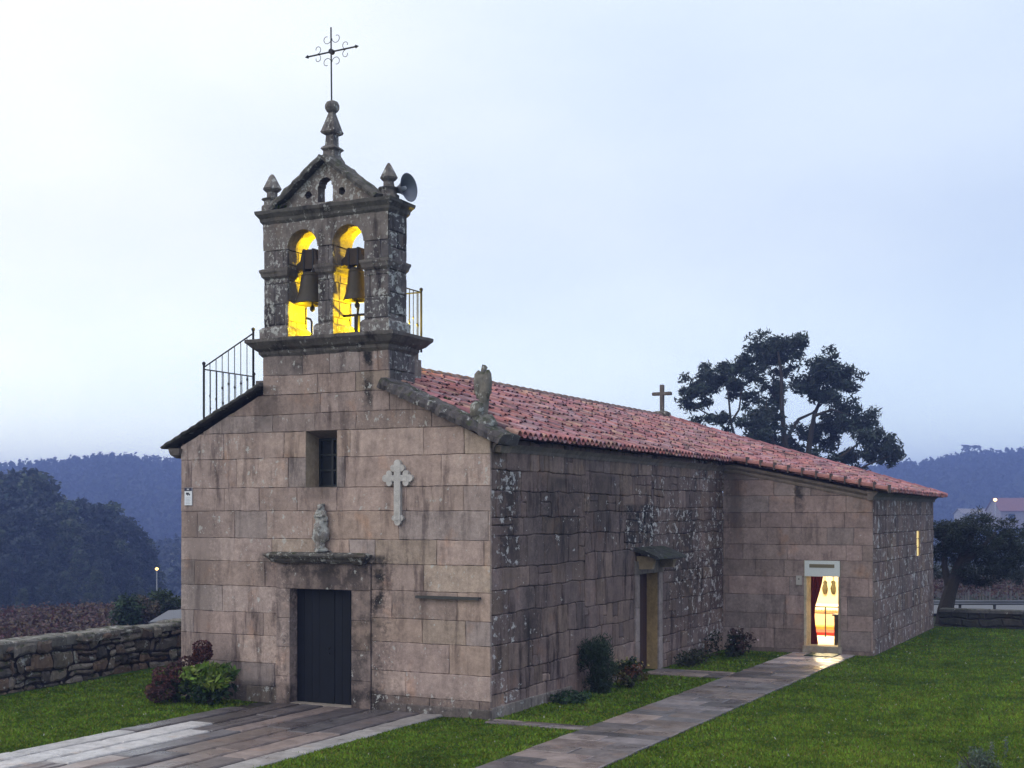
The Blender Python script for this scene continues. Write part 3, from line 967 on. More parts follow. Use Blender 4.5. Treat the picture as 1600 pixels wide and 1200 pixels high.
# ---- annex doorway, room and window
mb = MB()
fc = (.30, .25, .17, 0)
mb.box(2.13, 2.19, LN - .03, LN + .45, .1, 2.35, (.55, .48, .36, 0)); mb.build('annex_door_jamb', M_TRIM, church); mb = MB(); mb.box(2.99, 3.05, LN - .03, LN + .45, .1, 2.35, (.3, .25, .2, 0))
mb.build('annex_door_jamb', M_TRIM, church)
mb = MB(); mb.box(2.1, 3.08, LN - .06, LN + .4, .0, .2, (.42, .36, .29, .1)); mb.build('annex_threshold', M_TRIM, church)
mb = MB()
mb.box(2.15, 3.03, LN - .05, LN + .12, 1.95, 2.345)
sh = mb.build('shutter_box', M_WHITE, church)
mb = MB()
mb.box(2.27, 2.90, LN - .056, LN - .048, 2.17, 2.26, (.2, .17, .1, 0))
for k in range(5): mb.box(2.28, 2.89, LN - .06, LN - .05, 2.178 + k * .017, 2.185 + k * .017, (.27, .23, .14, 0))
keep(mb.build('vent_grille', M_ATTR, None), sh)
RX0, RX1, RY0, RY1, RZ0, RZ1 = -3., 3.6, LN + .4, 21.9, .05, 3.55
mb = MB()
mb.box(RX0, RX1, RY0, RY1, RZ0 - .1, RZ0)
mb.quad((RX0, RY0, RZ1), (RX1, RY0, RZ1), (RX1, RY1, RZ1), (RX0, RY1, RZ1))
mb.quad((RX0, RY1, RZ0), (RX0, RY1, RZ1), (RX1, RY1, RZ1), (RX1, RY1, RZ0))
mb.quad((RX0, RY0, RZ0), (RX0, RY0, RZ1), (RX0, RY1, RZ1), (RX0, RY1, RZ0))
mb.quad((RX1, RY0, RZ0), (RX1, RY1, RZ0), (RX1, RY1, RZ1), (RX1, RY0, RZ1))
for (a, b, c, d) in ((RX0, 2.15, RZ0, RZ1), (3.03, RX1, RZ0, RZ1), (2.15, 3.03, 2.3, RZ1)):
    mb.quad((a, RY0, c), (a, RY0, d), (b, RY0, d), (b, RY0, c))
for x in (2.15, 3.03): mb.quad((x, LN + .3, 0), (x, RY0, 0), (x, RY0, 2.35), (x, LN + .3, 2.35))
mb.quad((2.15, LN + .1, 2.33), (3.03, LN + .1, 2.33), (3.03, RY0, 2.33), (2.15, RY0, 2.33))
mb.build('annex_room', M_PLASTER, church)
# slit window in the annex side
mb = MB()
mb.box(3.62, AX + .004, 19.40, 19.45, 2.25, 3.07, (.2, .165, .15, .2)); mb.box(3.62, AX + .004, 19.97, 20.02, 2.25, 3.07, (.3, .25, .18, 0))
mb.box(3.62, AX + .004, 19.45, 19.97, 2.25, 2.295, (.25, .2, .18, 0)); mb.box(3.62, AX + .004, 19.45, 19.97, 3.025, 3.07, (.2, .165, .15, 0))
mb.build('slit_window_reveal', M_TRIM, church)
mb = MB(); mb.box(AX - .06, AX - .035, 19.45, 19.97, 2.295, 3.025)
sw = mb.build('slit_window', glow('lit_pane', (1., .72, .28), .75), church)
mb = MB()
for zz in (2.53, 2.78): mb.box(AX - .034, AX - .028, 19.45, 19.97, zz, zz + .02)
keep(mb.build('window_bar', M_FRAME, None), sw)

# cross on the ridge end
mb = MB()
loft_rect(mb, XR - .2, XR + .2, YE - .25, YE + .15, [(6.35, .05), (6.58, 0), (6.62, -.06)], (.16, .14, .12, .4), .02)
cb = lambda x0, x1, z0, z1: loft_rect(mb, x0, x1, YE - .12, YE + .02, [(z0, -.01), (z0 + .02, 0), (z1 - .02, 0), (z1, -.01)], (.12, .105, .095, .2), .006)
cb(XR - .05, XR + .05, 6.6, 7.42); cb(XR - .3, XR - .051, 7.1, 7.2); cb(XR + .051, XR + .3, 7.1, 7.2)
keep(mb.build('gable_cross', M_TOWER, None), roof)

# ------------------------------------------------------------------ things on and in the chapel
# pale stone cross on the front wall
def disc(cx, cz, r, n=18): return [(cx + r * math.cos(2 * math.pi * i / n), cz + r * math.sin(2 * math.pi * i / n)) for i in range(n)]
mb = MB()
def flat(poly, y0, y1, col):
    n = len(poly); vs = [(p[0], y0, p[1]) for p in poly] + [(p[0], y1, p[1]) for p in poly]
    mb.add(vs, [tuple(range(n)), tuple(range(n, 2 * n))[::-1]] + [(i, n + i, n + (i + 1) % n, (i + 1) % n) for i in range(n)], col)
cx = -1.82; cc = (.5, .47, .45, .0)
lobes = [(cx, 4.43, .07), (cx - .08, 4.35, .062), (cx + .08, 4.35, .062),
         (cx - .245, 4.17, .066), (cx - .17, 4.25, .06), (cx - .17, 4.09, .06), (cx + .245, 4.17, .066), (cx + .17, 4.25, .06), (cx + .17, 4.09, .06),
         (cx, 3.395, .066), (cx - .065, 3.46, .052), (cx + .065, 3.46, .052)]
flat([(cx - .065, 3.42), (cx + .065, 3.42), (cx + .065, 4.40), (cx - .065, 4.40)], -.075, .0, cc)
flat([(cx - .2, 4.115), (cx + .2, 4.115), (cx + .2, 4.225), (cx - .2, 4.225)], -.0735, .0, cc)
for i, (a, b, r) in enumerate(lobes): flat(disc(a, b, r), -.072 + i * .0008, .0, cc)
o = mb.build('wall_cross', M_CROSS)
tag(recenter(o, (cx, -.03, 3.33)), 'pale stone cross with trefoil ends fixed to the front wall', 'cross')

# warning sign with camera pictogram
mb = MB()
sx, sz = -6.55, 3.70
mb.box(sx - .09, sx + .09, -.030, -.012, sz, sz + .34, (.75, .77, .82, 0))
mb.box(sx - .088, sx + .088, -.0335, -.030, sz + .275, sz + .338, (.03, .03, .06, 0))
mb.box(sx - .05, sx + .02, -.0335, -.030, sz + .205, sz + .245, (.03, .03, .05, 0))
mb.box(sx + .02, sx + .045, -.0335, -.030, sz + .19, sz + .225, (.03, .03, .05, 0))
mb.box(sx - .02, sx - .005, -.0335, -.030, sz + .185, sz + .205, (.03, .03, .05, 0))
for k in range(5): mb.box(sx - .06, sx + .06 - .02 * (k % 2), -.0328, -.030, sz + .03 + k * .027, sz + .038 + k * .027, (.42, .44, .5, 0))
mb.box(sx - .025, sx + .025, -.036, -.0335, sz + .295, sz + .32, (.55, .56, .6, 0))
o = mb.build('camera_sign', M_ATTR)
tag(recenter(o, (sx, -.02, sz)), 'small white surveillance notice with black camera symbol at the left edge of the front wall', 'sign')

# slate ledge
mb = MB()
mb.box(-1.42, -.17, -.12, 0., 2.07, 2.10, (1, 1, 1, 0)); mb.box(-1.42, -.17, -.121, -.1, 2.055, 2.0695, (1, 1, 1, 0))
o = mb.build('slate_ledge', M_SLATE)
tag(recenter(o, (-.8, -.06, 2.07)), 'thin dark slate ledge sticking out of the front wall near its right corner', 'ledge')

# lichened figure above the main door
mb = MB()
prof = [(0, .16), (.04, .16), (.06, .09), (.1, .08), (.16, .11), (.24, .16), (.33, .175), (.42, .15), (.50, .11), (.54, .085), (.57, .1), (.64, .125), (.7, .11), (.75, .06), (.78, .05), (.81, .065), (.86, .06), (.89, .02)]
prof2 = []
for a, b in zip(prof[:-1], prof[1:]):
    prof2 += [a, ((a[0] + b[0]) / 2, (a[1] + b[1]) / 2)]
loft_round(mb, (-3.42, -.09, 2.85), prof2 + [prof[-1]], 18, (.3, .27, .25, 1.), sq=(.95, .8), amp=.065, s=10., seed=3)
o = mb.build('stone_urn', stone_mat('lichened_granite', .6, .8, .4, bump=.8), smooth=True)
tag(recenter(o, (-3.42, -.09, 2.85)), 'lichen covered stone urn ornament standing on the hood above the main door', 'ornament')

# worn figure on the gable shoulder
mb = MB()
loft_round(mb, (-.2, .12, 5.02), [(0, .26), (.08, .27), (.16, .23), (.22, .15)], 16, (.2, .19, .17, .9), sq=(1, .8), amp=.05, s=8., seed=1)
fp = [(.16, .12), (.26, .12), (.34, .11), (.44, .105), (.52, .13), (.62, .18), (.74, .2), (.86, .2), (.93, .16), (.97, .11), (1.0, .09), (1.06, .09), (1.09, .06)]
fp2 = []
for a, b in zip(fp[:-1], fp[1:]): fp2 += [a, ((a[0] + b[0]) / 2, (a[1] + b[1]) / 2)]
loft_round(mb, (-.19, .14, 5.02), fp2 + [fp[-1]], 16, (.21, .19, .165, .5), sq=(.66, .56), amp=.035, s=7., seed=5)
loft_round(mb, (-.28, .05, 5.22), [(0, .11), (.12, .13), (.22, .10), (.27, .03)], 10, (.22, .2, .17, .8), amp=.03, s=9)
for s in (-1, 1): loft_round(mb, (-.19 + s * .09, .1, 5.6), [(-.06, .02), (.05, .07), (.22, .085), (.36, .07), (.42, .02)], 10, (.2, .18, .16, .5), amp=.015, s=9)
o = mb.build('stone_eagle', stone_mat('worn_granite', .6, .5, .7, bump=.7), smooth=True)
tag(recenter(o, (-.08, .12, 4.98)), 'worn stone bird figure perched on the right shoulder of the front gable', 'statue')

# bells
def bell(cx, cy, zc, h, r, label, yokew, yokeh):
    t = empty('bell', (cx, cy, zc), label, 'bell', 'bells in the bell gable')
    mb = MB()
    out = [(0, .0), (0, .36), (-.03, .5), (-.1, .6), (-.3, .66), (-.55, .72), (-.75, .82), (-.88, .92), (-.96, 1.0), (-1., 1.02), (-1., .95), (-.9, .84), (-.6, .56), (-.15, .44), (-.1, .0)]
    loft_round(mb, (cx, cy, zc), [(a * h, max(.001, b * r)) for a, b in out], 28, (1, 1, 1, 0), close=False)
    for q in (.12, .7, .9): loft_round(mb, (cx, cy, zc), [(-q * h - .012, r * (.6 + .38 * q ** 2.5)), (-q * h, r * (.61 + .38 * q ** 2.5) + .012), (-q * h + .012, r * (.6 + .38 * q ** 2.5))], 28, (1, 1, 1, 0), close=False)
    keep(mb.build('bell_body', M_BRONZE, None, True), t)
    mb = MB()
    tube(mb, [(cx, cy, zc - .2 * h), (cx + .02, cy, zc - 1.08 * h)], [.012, .016], 7); loft_round(mb, (cx + .02, cy, zc - 1.15 * h), [(-.05, .015), (-.02, .045), (.03, .05), (.07, .02)], 9, (1, 1, 1, 0))
    keep(mb.build('clapper', M_IRON, None), t)
    mb = MB()
    P_ = [(-yokew, 0), (-yokew, .1), (-yokew * .7, .16), (-yokew * .55, yokeh), (yokew * .55, yokeh), (yokew * .7, .16), (yokew, .1), (yokew, 0)]
    n = len(P_)
    vs = [(cx + a, cy - .1, zc + .05 + b) for a, b in P_] + [(cx + a, cy + .1, zc + .05 + b) for a, b in P_]
    mb.add(vs, [tuple(range(n))[::-1], tuple(range(n, 2 * n))] + [(i, (i + 1) % n, n + (i + 1) % n, n + i) for i in range(n)])
    yk = keep(mb.build('headstock', M_WOOD, None), t)
    mb = MB()
    for s in (-1, 1): mb.box(cx + s * .1 - .018, cx + s * .1 + .018, cy - .112, cy + .112, zc - .02, zc + .05 + yokeh + .012)
    tube(mb, [(cx - yokew - .06, cy, zc + .1), (cx + yokew + .06, cy, zc + .1)], .022, 8)
    keep(mb.build('iron_strap', M_IRON, None), t)
bell(-2.93, .32, 8.05, .6, .235, 'smaller bronze bell hanging in the right arch of the bell gable', .26, .3)
bell(-3.92, .32, 8.05, .6, .315, 'broad bronze bell hanging in the left arch of the bell gable', .26, .36)
# strikers
mb = MB()
mb.box(-2.98, -2.90, .33, .41, 6.76, 7.18); tube(mb, [(-3.3, .4, 7.2), (-2.66, .4, 7.2)], .025, 7); tube(mb, [(-2.94, .38, 7.2), (-2.86, .3, 7.36)], .02, 7)
tag(recenter(mb.build('bell_striker', M_IRON), (-2.94, .37, 6.76)), 'black iron striker post with crossbar under the smaller bell', 'bell striker')
mb = MB()
tube(mb, [(-3.9, .3, 6.76), (-3.9, .3, 7.12), (-3.93, .3, 7.17), (-4.02, .3, 7.2)], .02, 7); tube(mb, [(-3.62, .35, 6.9), (-3.7, .35, 7.4)], .018, 7)
tag(recenter(mb.build('bell_striker', M_IRON), (-3.9, .3, 6.76)), 'bent iron striker rod under the broad bell', 'bell striker')

# loudspeaker
t = empty('loudspeaker', (-1.98, .42, 9.2), 'grey horn loudspeaker mounted at the top right corner of the bell gable', 'loudspeaker')
mb = MB()
ax = (1, -.1, .05)
loft_round(mb, (-2.22, .45, 9.42), [(0, .05), (.08, .055), (.16, .08), (.24, .13), (.31, .19), (.35, .245), (.36, .26), (.352, .25), (.30, .175), (.22, .11), (.12, .06)], 32, (1, 1, 1, 0), axis=ax, close=False)
keep(mb.build('horn', M_HORN, None, True), t)
mb = MB(); loft_round(mb, (-2.22, .45, 9.42), [(-.12, .06), (-.1, .085), (.03, .085), (.05, .05)], 20, (1, 1, 1, 0), axis=ax); loft_round(mb, (-2.22, .45, 9.42), [(.1, .055), (.28, .04), (.31, .0)], 16, (1, 1, 1, 0), axis=ax)
keep(mb.build('driver', plain('pale_grey_paint', (.4, .41, .44), .45), None, True), t)
mb = MB(); tube(mb, [(-2.2, .45, 9.2), (-2.2, .45, 9.36)], .02, 6); mb.box(-2.26, -2.14, .39, .51, 9.2, 9.22)
keep(mb.build('bracket', M_IRON, None), t)

# railings
def railing(name, label, rails, bars, posts, group='black iron railings of the bell stair'):
    t = empty(name, posts[0][0], label, 'railing', group)
    mb = MB()
    for a, b in rails: tube(mb, [a, b], .014, 6)
    keep(mb.build('handrail', M_IRON, None), t)
    mb = MB()
    for a, b in bars:
        a = Vector(a); b = Vector(b)
        tube(mb, [a, b], .0085, 5)
        m = a.lerp(b, random.choice((.45, .55)))
        loft_round(mb, tuple(m), [(-.03, .009), (0, .02), (.03, .009)], 6, (1, 1, 1, 0))
    keep(mb.build('balusters', M_IRON, None), t)
    for a, zt in posts:
        mb = MB(); tube(mb, [a, (a[0], a[1], zt)], .022, 8); loft_round(mb, (a[0], a[1], zt), [(0, .02), (.02, .035), (.05, .035), (.07, .015)], 8, (1, 1, 1, 0))
        keep(mb.build('post', M_IRON, None), t)
bars = []
zl = lambda x: 6.42 + (x + 6.6) * .5
for i in range(1, 8):
    x = -6.6 + i * .15; bars.append(((x, .5, 5.0 + (x + 6.6) * .45), (x, .5, zl(x))))
for i in range(1, 8): bars.append(((-6.6, .5 + i * .2, 5.0), (-6.6, .5 + i * .2, 6.38)))
railing('stair_railing', 'black iron railing rising over the left slope of the front gable', [((-6.6, .5, 6.42), (-5.4, .5, 7.02)), ((-6.6, .5, 6.38), (-6.6, 2.1, 6.38))], bars,
        [((-6.6, .5, 5.0), 6.46), ((-5.4, .5, 5.4), 7.06), ((-6.6, 2.1, 5.0), 6.4)])
bars = [((-2.53, 1.0 + i * .14, 6.66), (-2.53, 1.0 + i * .14, 7.82)) for i in range(1, 7)] + [((-4.8 + i * .2, 2.0, 6.66), (-4.8 + i * .2, 2.0, 7.82)) for i in range(1, 12)]
railing('platform_railing', 'iron railing round the platform behind the bell gable, lit yellow', [((-2.53, 1.0, 7.82), (-2.53, 2.0, 7.82)), ((-2.53, 2.0, 7.82), (-4.8, 2.0, 7.82))], bars,
        [((-2.53, 1.0, 6.66), 7.84), ((-2.53, 2.0, 6.66), 7.84), ((-4.8, 2.0, 6.66), 7.84)])

# flood lamps behind the bell gable
def flood(x, y, z, aim, power, label):
    t = empty('floodlight', (x, y, z), label, 'floodlight', 'floodlights behind the bell gable')
    d = (Vector(aim) - Vector((x, y, z + .12))).normalized()
    mb = MB(); c = Vector((x, y, z + .12))
    loft_round(mb, tuple(c - d * .06), [(0, .05), (.02, .09), (.1, .12), (.101, .11), (.04, .08)], 14, (1, 1, 1, 0), axis=tuple(d), close=False)
    loft_round(mb, tuple(c - d * .08), [(0, .06), (.03, .07)], 14, (1, 1, 1, 0), axis=tuple(d))
    keep(mb.build('housing', M_IRON, None), t)
    mb = MB(); loft_round(mb, tuple(c), [(0, .1), (.006, .1)], 14, (1, 1, 1, 0), axis=tuple(d)); keep(mb.build('lamp_glass', glow('flood_glass', (1, .72, .08), 12.), None), t)
    mb = MB(); tube(mb, [(x, y, z), (x, y, z + .06)], .025, 8); keep(mb.build('bracket', M_IRON, None), t)
    l = bpy.data.lights.new('flood_lamp', 'POINT'); l.energy = power; l.color = (1., .70, .0); l.shadow_soft_size = .06
    lo = bpy.data.objects.new('flood_lamp', l); COL.objects.link(lo); lo.location = c + d * .12
    keep(lo, t)
flood(-2.72, 1.3, 6.67, (-3.3, .2, 7.8), 620, 'yellow floodlight on the platform behind the right arch')
flood(-3.5, 1.25, 6.67, (-4.2, .2, 7.8), 620, 'yellow floodlight on the platform behind the left arch')

# switch plate, mat
mb = MB(); mb.box(1.93, 2.07, LN - .035, LN - .005, 1.72, 1.96, (.5, .46, .42, 0)); mb.box(1.985, 2.015, LN - .045, LN - .035, 1.86, 1.89, (.05, .04, .04, 0)); mb.box(1.94, 2.06, LN - .038, LN - .035, 1.73, 1.735, (.3, .27, .25, 0))
tag(recenter(mb.build('switch_plate', M_ATTR), (2.0, LN - .02, 1.72)), 'small cream switch plate on the wall left of the lit annex doorway', 'switch')
mb = MB(); loft_rect(mb, 2.36, 3.08, LN - .98, LN - .2, [(.03, 0), (.052, 0), (.055, -.01)], (.010, .042, .034, 0), .003, 9., .05)
tag(recenter(mb.build('door_mat', M_ATTR), (2.6, LN - .4, .03)), 'dark green door mat in front of the lit annex doorway', 'mat')

# interior furnishings of the annex
def curtain(x0, x1, y, z0, z1, tie, label, side):
    mb = MB(); n = 40; m = 14; vs = []; fs = []
    for j in range(m + 1):
        t = j / m; z = z0 + (z1 - z0) * t
        w = 1 - tie * math.exp(-((t - .42) / .3) ** 2) - (.35 * (1 - t) if tie > .3 else 0)
        for i in range(n + 1):
            u = i / n
            x = x0 + (x1 - x0) * u * w if side > 0 else x1 - (x1 - x0) * (1 - u) * w
            vs.append((x, y + .035 * math.sin(u * 30 + t), z))
    for j in range(m):
        for i in range(n):
            a = j * (n + 1) + i; fs.append((a, a + 1, a + n + 2, a + n + 1))
    mb.add(vs, fs); o = mb.build('curtain', M_CLOTH, smooth=True)
    so = o.modifiers.new('thick', 'SOLIDIFY'); so.thickness = .006
    tag(recenter(o, ((x0 + x1) / 2, y, z0)), label, 'curtain', 'curtains of the annex doorway')
curtain(2.12, 2.53, LN + .52, .12, 2.2, .42, 'dark red curtain tied back at the left of the lit doorway', 1)
curtain(2.93, 3.12, LN + .52, .12, 2.2, .5, 'sliver of red curtain at the right edge of the lit doorway', -1)
# altar
t = empty('altar', (.6, 19.6, .05), 'altar under a white cloth seen through the lit annex doorway', 'altar')
mb = MB(); mb.box(-.9, 2.3, 19.4, 20.3, .2, .74, (.75, .62, .4, 0)); keep(mb.build('altar_body', M_ATTR, None), t)
mb = MB(); mb.box(-.95, 2.35, 19.34, 20.35, .742, .78, (.8, .77, .68, 0))
n = 40
for i in range(n):
    a = -.95 + 3.3 * i / n; b = a + 3.3 / n; mb.add([(a, 19.335, .78), (b, 19.335, .78), (b, 19.335, .68), ((a + b) / 2, 19.335, .63), (a, 19.335, .68)], [(0, 1, 2, 3, 4)], (.8, .76, .66, 0))
keep(mb.build('altar_cloth', M_ATTR, None), t)
mb = MB(); mb.box(-1.3, 2.6, 18.9, 20.6, .05, .2, (.55, .2, .04, 0)); keep(mb.build('altar_step', M_ATTR, None), t)
mb = MB(); mb.box(-1.5, 2.4, 17.7, 18.6, .05, .14, (.45, .02, .015, 0)); mb.box(-1.5, 2.4, 17.68, 18.62, .13, .145, (.5, .03, .02, 0))
tag(recenter(mb.build('carpet_step', M_ATTR), (.5, 18.1, .05)), 'low step covered in red carpet before the altar', 'step')
t = empty('altar_rail', (.9, 17.3, .05), 'thin dark rail standing before the altar inside the annex', 'rail')
mb = MB(); tube(mb, [(-.6, 17.3, .9), (2.4, 17.3, .9)], .018, 6); tube(mb, [(-.6, 17.3, .72), (2.4, 17.3, .72)], .014, 6); keep(mb.build('handrail', M_IRON, None), t)
for x in (-.6, .6, 1.7, 2.4):
    mb = MB(); tube(mb, [(x, 17.3, .05), (x, 17.3, .9)], .02, 6); keep(mb.build('post', M_IRON, None), t)
for i, (px, lab) in enumerate(((1289, 'gilt vase shaped ornament on the white wall behind the altar, left one'), (1302, 'gilt vase shaped ornament on the white wall behind the altar, right one'))):
    kk = (px - 800) / FPX; p = at(px, 919, (RY1 - .12 - KY) / (RV.y * kk + FV.y))
    mb = MB(); loft_round(mb, tuple(p), [(-.2, .02), (-.17, .05), (-.1, .075), (0, .09), (.08, .065), (.12, .05), (.2, .07), (.24, .03)], 12, (.06, .05, .016, 0), amp=.012, s=12)
    tube(mb, [(p.x, p.y, p.z + .2), (p.x, p.y, p.z + .6)], .01, 5, (.3, .22, .06, 0))
    tag(recenter(mb.build('wall_ornament', M_ATTR, smooth=True), tuple(p)), lab, 'ornament', 'gilt ornaments behind the altar')
mb = MB(); mb.box(2.62, 3.0, 14.35, 14.7, .05, .88, (.012, .01, .012, 0)); mb.box(2.57, 3.04, 14.31, 14.74, .88, .92, (.02, .016, .016, 0)); mb.box(2.6, 3.02, 14.33, 14.72, .05, .1, (.02, .016, .016, 0))
tag(recenter(mb.build('lectern', M_ATTR), (2.8, 14.5, .05)), 'black wooden pedestal just inside the lit doorway', 'pedestal')
t = empty('ceiling_lamp', (1.2, 18.0, RZ1), 'warm ceiling lamp inside the annex', 'lamp')
mb = MB(); loft_round(mb, (1.2, 18.0, RZ1), [(-.14, .05), (-.12, .16), (-.04, .2), (-.03, .2)], 18, (1, 1, 1, 0)); keep(mb.build('lamp_shade', glow('room_lamp', (1, .85, .55), 8.), None, True), t)
mb = MB(); loft_round(mb, (1.2, 18.0, RZ1), [(-.03, .22), (0, .22)], 18, (1, 1, 1, 0)); keep(mb.build('mount', M_WHITE, None), t)
l = bpy.data.lights.new('room_bulb', 'POINT'); l.energy = 1450; l.color = (1, .80, .46); l.shadow_soft_size = .2
lo = bpy.data.objects.new('room_bulb', l); COL.objects.link(lo); lo.location = (1.2, 18.0, RZ1 - .4); keep(lo, t)

# ------------------------------------------------------------------ GROUND, PAVING
xw = lambda y: -10.04 - .101 * (y + 1.4)              # line of the left boundary wall
YW = 23.1                                             # line of the rear boundary wall
def sm(a, b, x):
    t = np.clip((x - a) / (b - a), 0, 1); return t * t * (3 - 2 * t)
def gz(x, y):
    dl = xw(y) - x; dr = y - YW
    z = -2.5 * sm(.5, 4, dl) - 11. * sm(8, 150, dl)
    z2 = -.7 * sm(.5, 5, dr) - 1.6 * sm(12, 70, dr) - 6. * sm(80, 300, dr)
    return np.minimum(z, z2)
gx = np.unique(np.concatenate([np.linspace(-900, -60, 29), np.linspace(-60, -18, 29), np.linspace(-18, 40, 88), np.linspace(40, 120, 21), np.linspace(120, 900, 20)]))
gy = np.unique(np.concatenate([np.linspace(-300, -40, 14), np.linspace(-40, 45, 120), np.linspace(45, 160, 40), np.linspace(160, 1000, 25)]))
X, Y = np.meshgrid(gx, gy); Z = gz(X, Y)
V = np.stack([X, Y, Z], -1).reshape(-1, 3)
nx, ny = len(gx), len(gy)
idx = np.arange(nx * ny).reshape(ny, nx)
F = np.stack([idx[:-1, :-1], idx[:-1, 1:], idx[1:, 1:], idx[1:, :-1]], -1).reshape(-1, 4)
fcx = V[F].mean(1)
yard = (fcx[:, 0] > xw(fcx[:, 1])) & (fcx[:, 1] < YW)
cols = np.where(yard[:, None], np.array([.032, .07, .011]), np.array([.03, .034, .016]))
M_GROUND = plain('soil_and_turf', (1, 1, 1), .95, attr=True, var=.35, scale=2.5, spec=.1)
g = np_mesh('ground', V, F, cols, M_GROUND); tag(g, kind='structure')

def pv(u, v, h): return (u, v, .012 + h)
PPAVE = [(0.189, 0.156, 0.154), (0.147, 0.126, 0.131), (0.219, 0.179, 0.171), (0.127, 0.115, 0.121), (0.248, 0.192, 0.173), (0.171, 0.15, 0.158), (0.203, 0.173, 0.178), (0.27, 0.21, 0.196)]
# forecourt: long slabs running out from the door
mb = MB()
widths = [.42, .5, .46, .4, .52, .45, .48, .44]
x = -4.85
for i, w in enumerate(widths):
    y = -.06 if i not in (0,) else -.9
    while y > -12:
        l = random.uniform(1.4, 3.2)
        c = random.choice(PPAVE); k = random.uniform(.6, 1.25) * (.75 if y > -2.2 else 1)
        if i <= 2 and y < -1.6 and random.random() < (.9 if i == 0 else .45) or random.random() < .06: c, k = (.52, .49, .49), random.uniform(.75, 1.1)  # pale slabs, mostly at left: wet sky reflection put into their colour
        if i == len(widths) - 1: c, k = (.36, .33, .32), random.uniform(.85, 1.15)
        if random.random() < .08 and 0 < i < 7:
            h = w * random.uniform(.4, .6); cells = [(x, x + h), (x + h, x + w)]
        else: cells = [(x, x + w)]
        for a, b in cells:
            stone_block(mb, [(a, y - l), (b, y - l), (b, y), (a, y)], pv, (c[0] * k, c[1] * k, c[2] * k, 0), h=.02 + random.uniform(0, .012), depth=.06, gap=.016, bev=.016, jit=.014, step=.16)
        y -= l
    x += w + .045
mb.quad((-4.87, -12, .0045), (-.92, -12, .0045), (-.92, -.0, .0045), (-4.87, -.0, .0045), (.03, .028, .02, 0))
o = mb.build('forecourt_paving', M_PAVE); tag(o, kind='structure')
# flagged path to the annex, with two short branches
mb = MB()
def flags(x0, x1, y0, y1, rows_along_y=True, lo=.38, hi=.62, pale=0.):
    y = y0
    while y < y1 - .05:
        d = min(random.uniform(lo, hi), y1 - y)
        x = x0
        while x < x1 - .02:
            w = random.uniform(.5, 1.15)
            if x1 - (x + w) < .35: w = x1 - x
            c = random.choice(PPAVE); k = random.uniform(.6, 1.3) * (1 + pale)
            stone_block(mb, [(x, y), (x + w, y), (x + w, y + d), (x, y + d)], pv, (c[0] * k, c[1] * k, c[2] * k, 0), h=.014 + random.uniform(0, .009), depth=.05, gap=.007, bev=.01, jit=.006, step=.15)
            x += w
        y += d
flags(1.86, 3.42, -12, 10.4); flags(1.86, 3.42, 10.4, LN - .08, pale=1.1)  # stretch by the annex lightened, painting in the wet sky sheen
flags(.04, 1.85, 7.2, 8.25); flags(.1, 1.85, -.42, -.02, lo=.18, hi=.24)
mb.quad((1.85, -12, .0042), (3.43, -12, .0042), (3.43, LN - .07, .0042), (1.85, LN - .07, .0042), (.03, .028, .02, 0))
mb.quad((.03, 7.2, .0042), (1.85, 7.2, .0042), (1.85, 8.25, .0042), (.03, 8.25, .0042), (.03, 0.028, .02, 0))
mb.quad((.1, -.42, .0042), (1.85, -.42, .0042), (1.85, -.02, .0042), (.1, -.02, .0042), (.03, 0.028, .02, 0))
o = mb.build('flagged_path', M_PAVE); tag(o, kind='structure')

# ------------------------------------------------------------------ LAWN
def lawn(n):
    py = rng.uniform(978, 1235, n); px = rng.uniform(-260, 2150, n)
    Zd = KZ * FPX / (py - 800); Xd = (px - 800) / FPX * Zd
    x = KX + math.cos(TH) * Xd - math.sin(TH) * Zd; y = KY + math.sin(TH) * Xd + math.cos(TH) * Zd
    x2 = rng.uniform(-10, 34, n // 4); y2 = rng.uniform(-12, 23, n // 4)
    x = np.concatenate([x, x2]); y = np.concatenate([y, y2]); Zd = np.concatenate([Zd, np.full(n // 4, 22.)])
    ed = rng.normal(0, .045, len(x))
    ok = (x > xw(y) + .28) & (y < YW - .25)
    ok &= ~((x > -W - .06) & (x < .06) & (y > -.08)) & ~((x > -.1) & (x < AX + .06) & (y > LN - .08) & (y < LY + .06))
    ok &= ~((x > -4.87 + ed) & (x < -.94 + ed) & (y < 0)) & ~((x > 1.87 + ed) & (x < 3.42 + ed) & (y < LN))
    ok &= ~((x > 0) & (x < 1.9) & (y > 7.22 + ed) & (y < 8.23 + ed)) & ~((x > .1) & (x < 1.9) & (y > -.40 + ed) & (y < -.04 + ed))
    return x[ok], y[ok], Zd[ok]
x, y, Zd = lawn(430000)
n = len(x)
big = np.array([noise.noise(Vector((a * .55, b * .55, 0))) for a, b in zip(x[::1], y[::1])])
sml = np.array([noise.noise(Vector((a * 2.3, b * 2.3, 4.))) for a, b in zip(x, y)])
hgt = .027 * rng.uniform(.6, 1.5, n) * (1 + .5 * sml + .3 * big)
wd = .006 + .0006 * Zd
ang = rng.uniform(0, 2 * math.pi, n); lean = rng.uniform(.2, .9, n); la = rng.uniform(0, 2 * math.pi, n)
b0 = np.stack([x - np.cos(ang) * wd, y - np.sin(ang) * wd, np.zeros(n)], -1)
b1 = np.stack([x + np.cos(ang) * wd, y + np.sin(ang) * wd, np.zeros(n)], -1)
b2 = np.stack([x + np.cos(la) * hgt * lean, y + np.sin(la) * hgt * lean, hgt], -1)
V = np.stack([b0, b1, b2], 1).reshape(-1, 3); F = np.arange(3 * n).reshape(n, 3)
c = vary(n, (.122, .19, .02), .3, .15) * (1 + .5 * big + .5 * sml)[:, None]
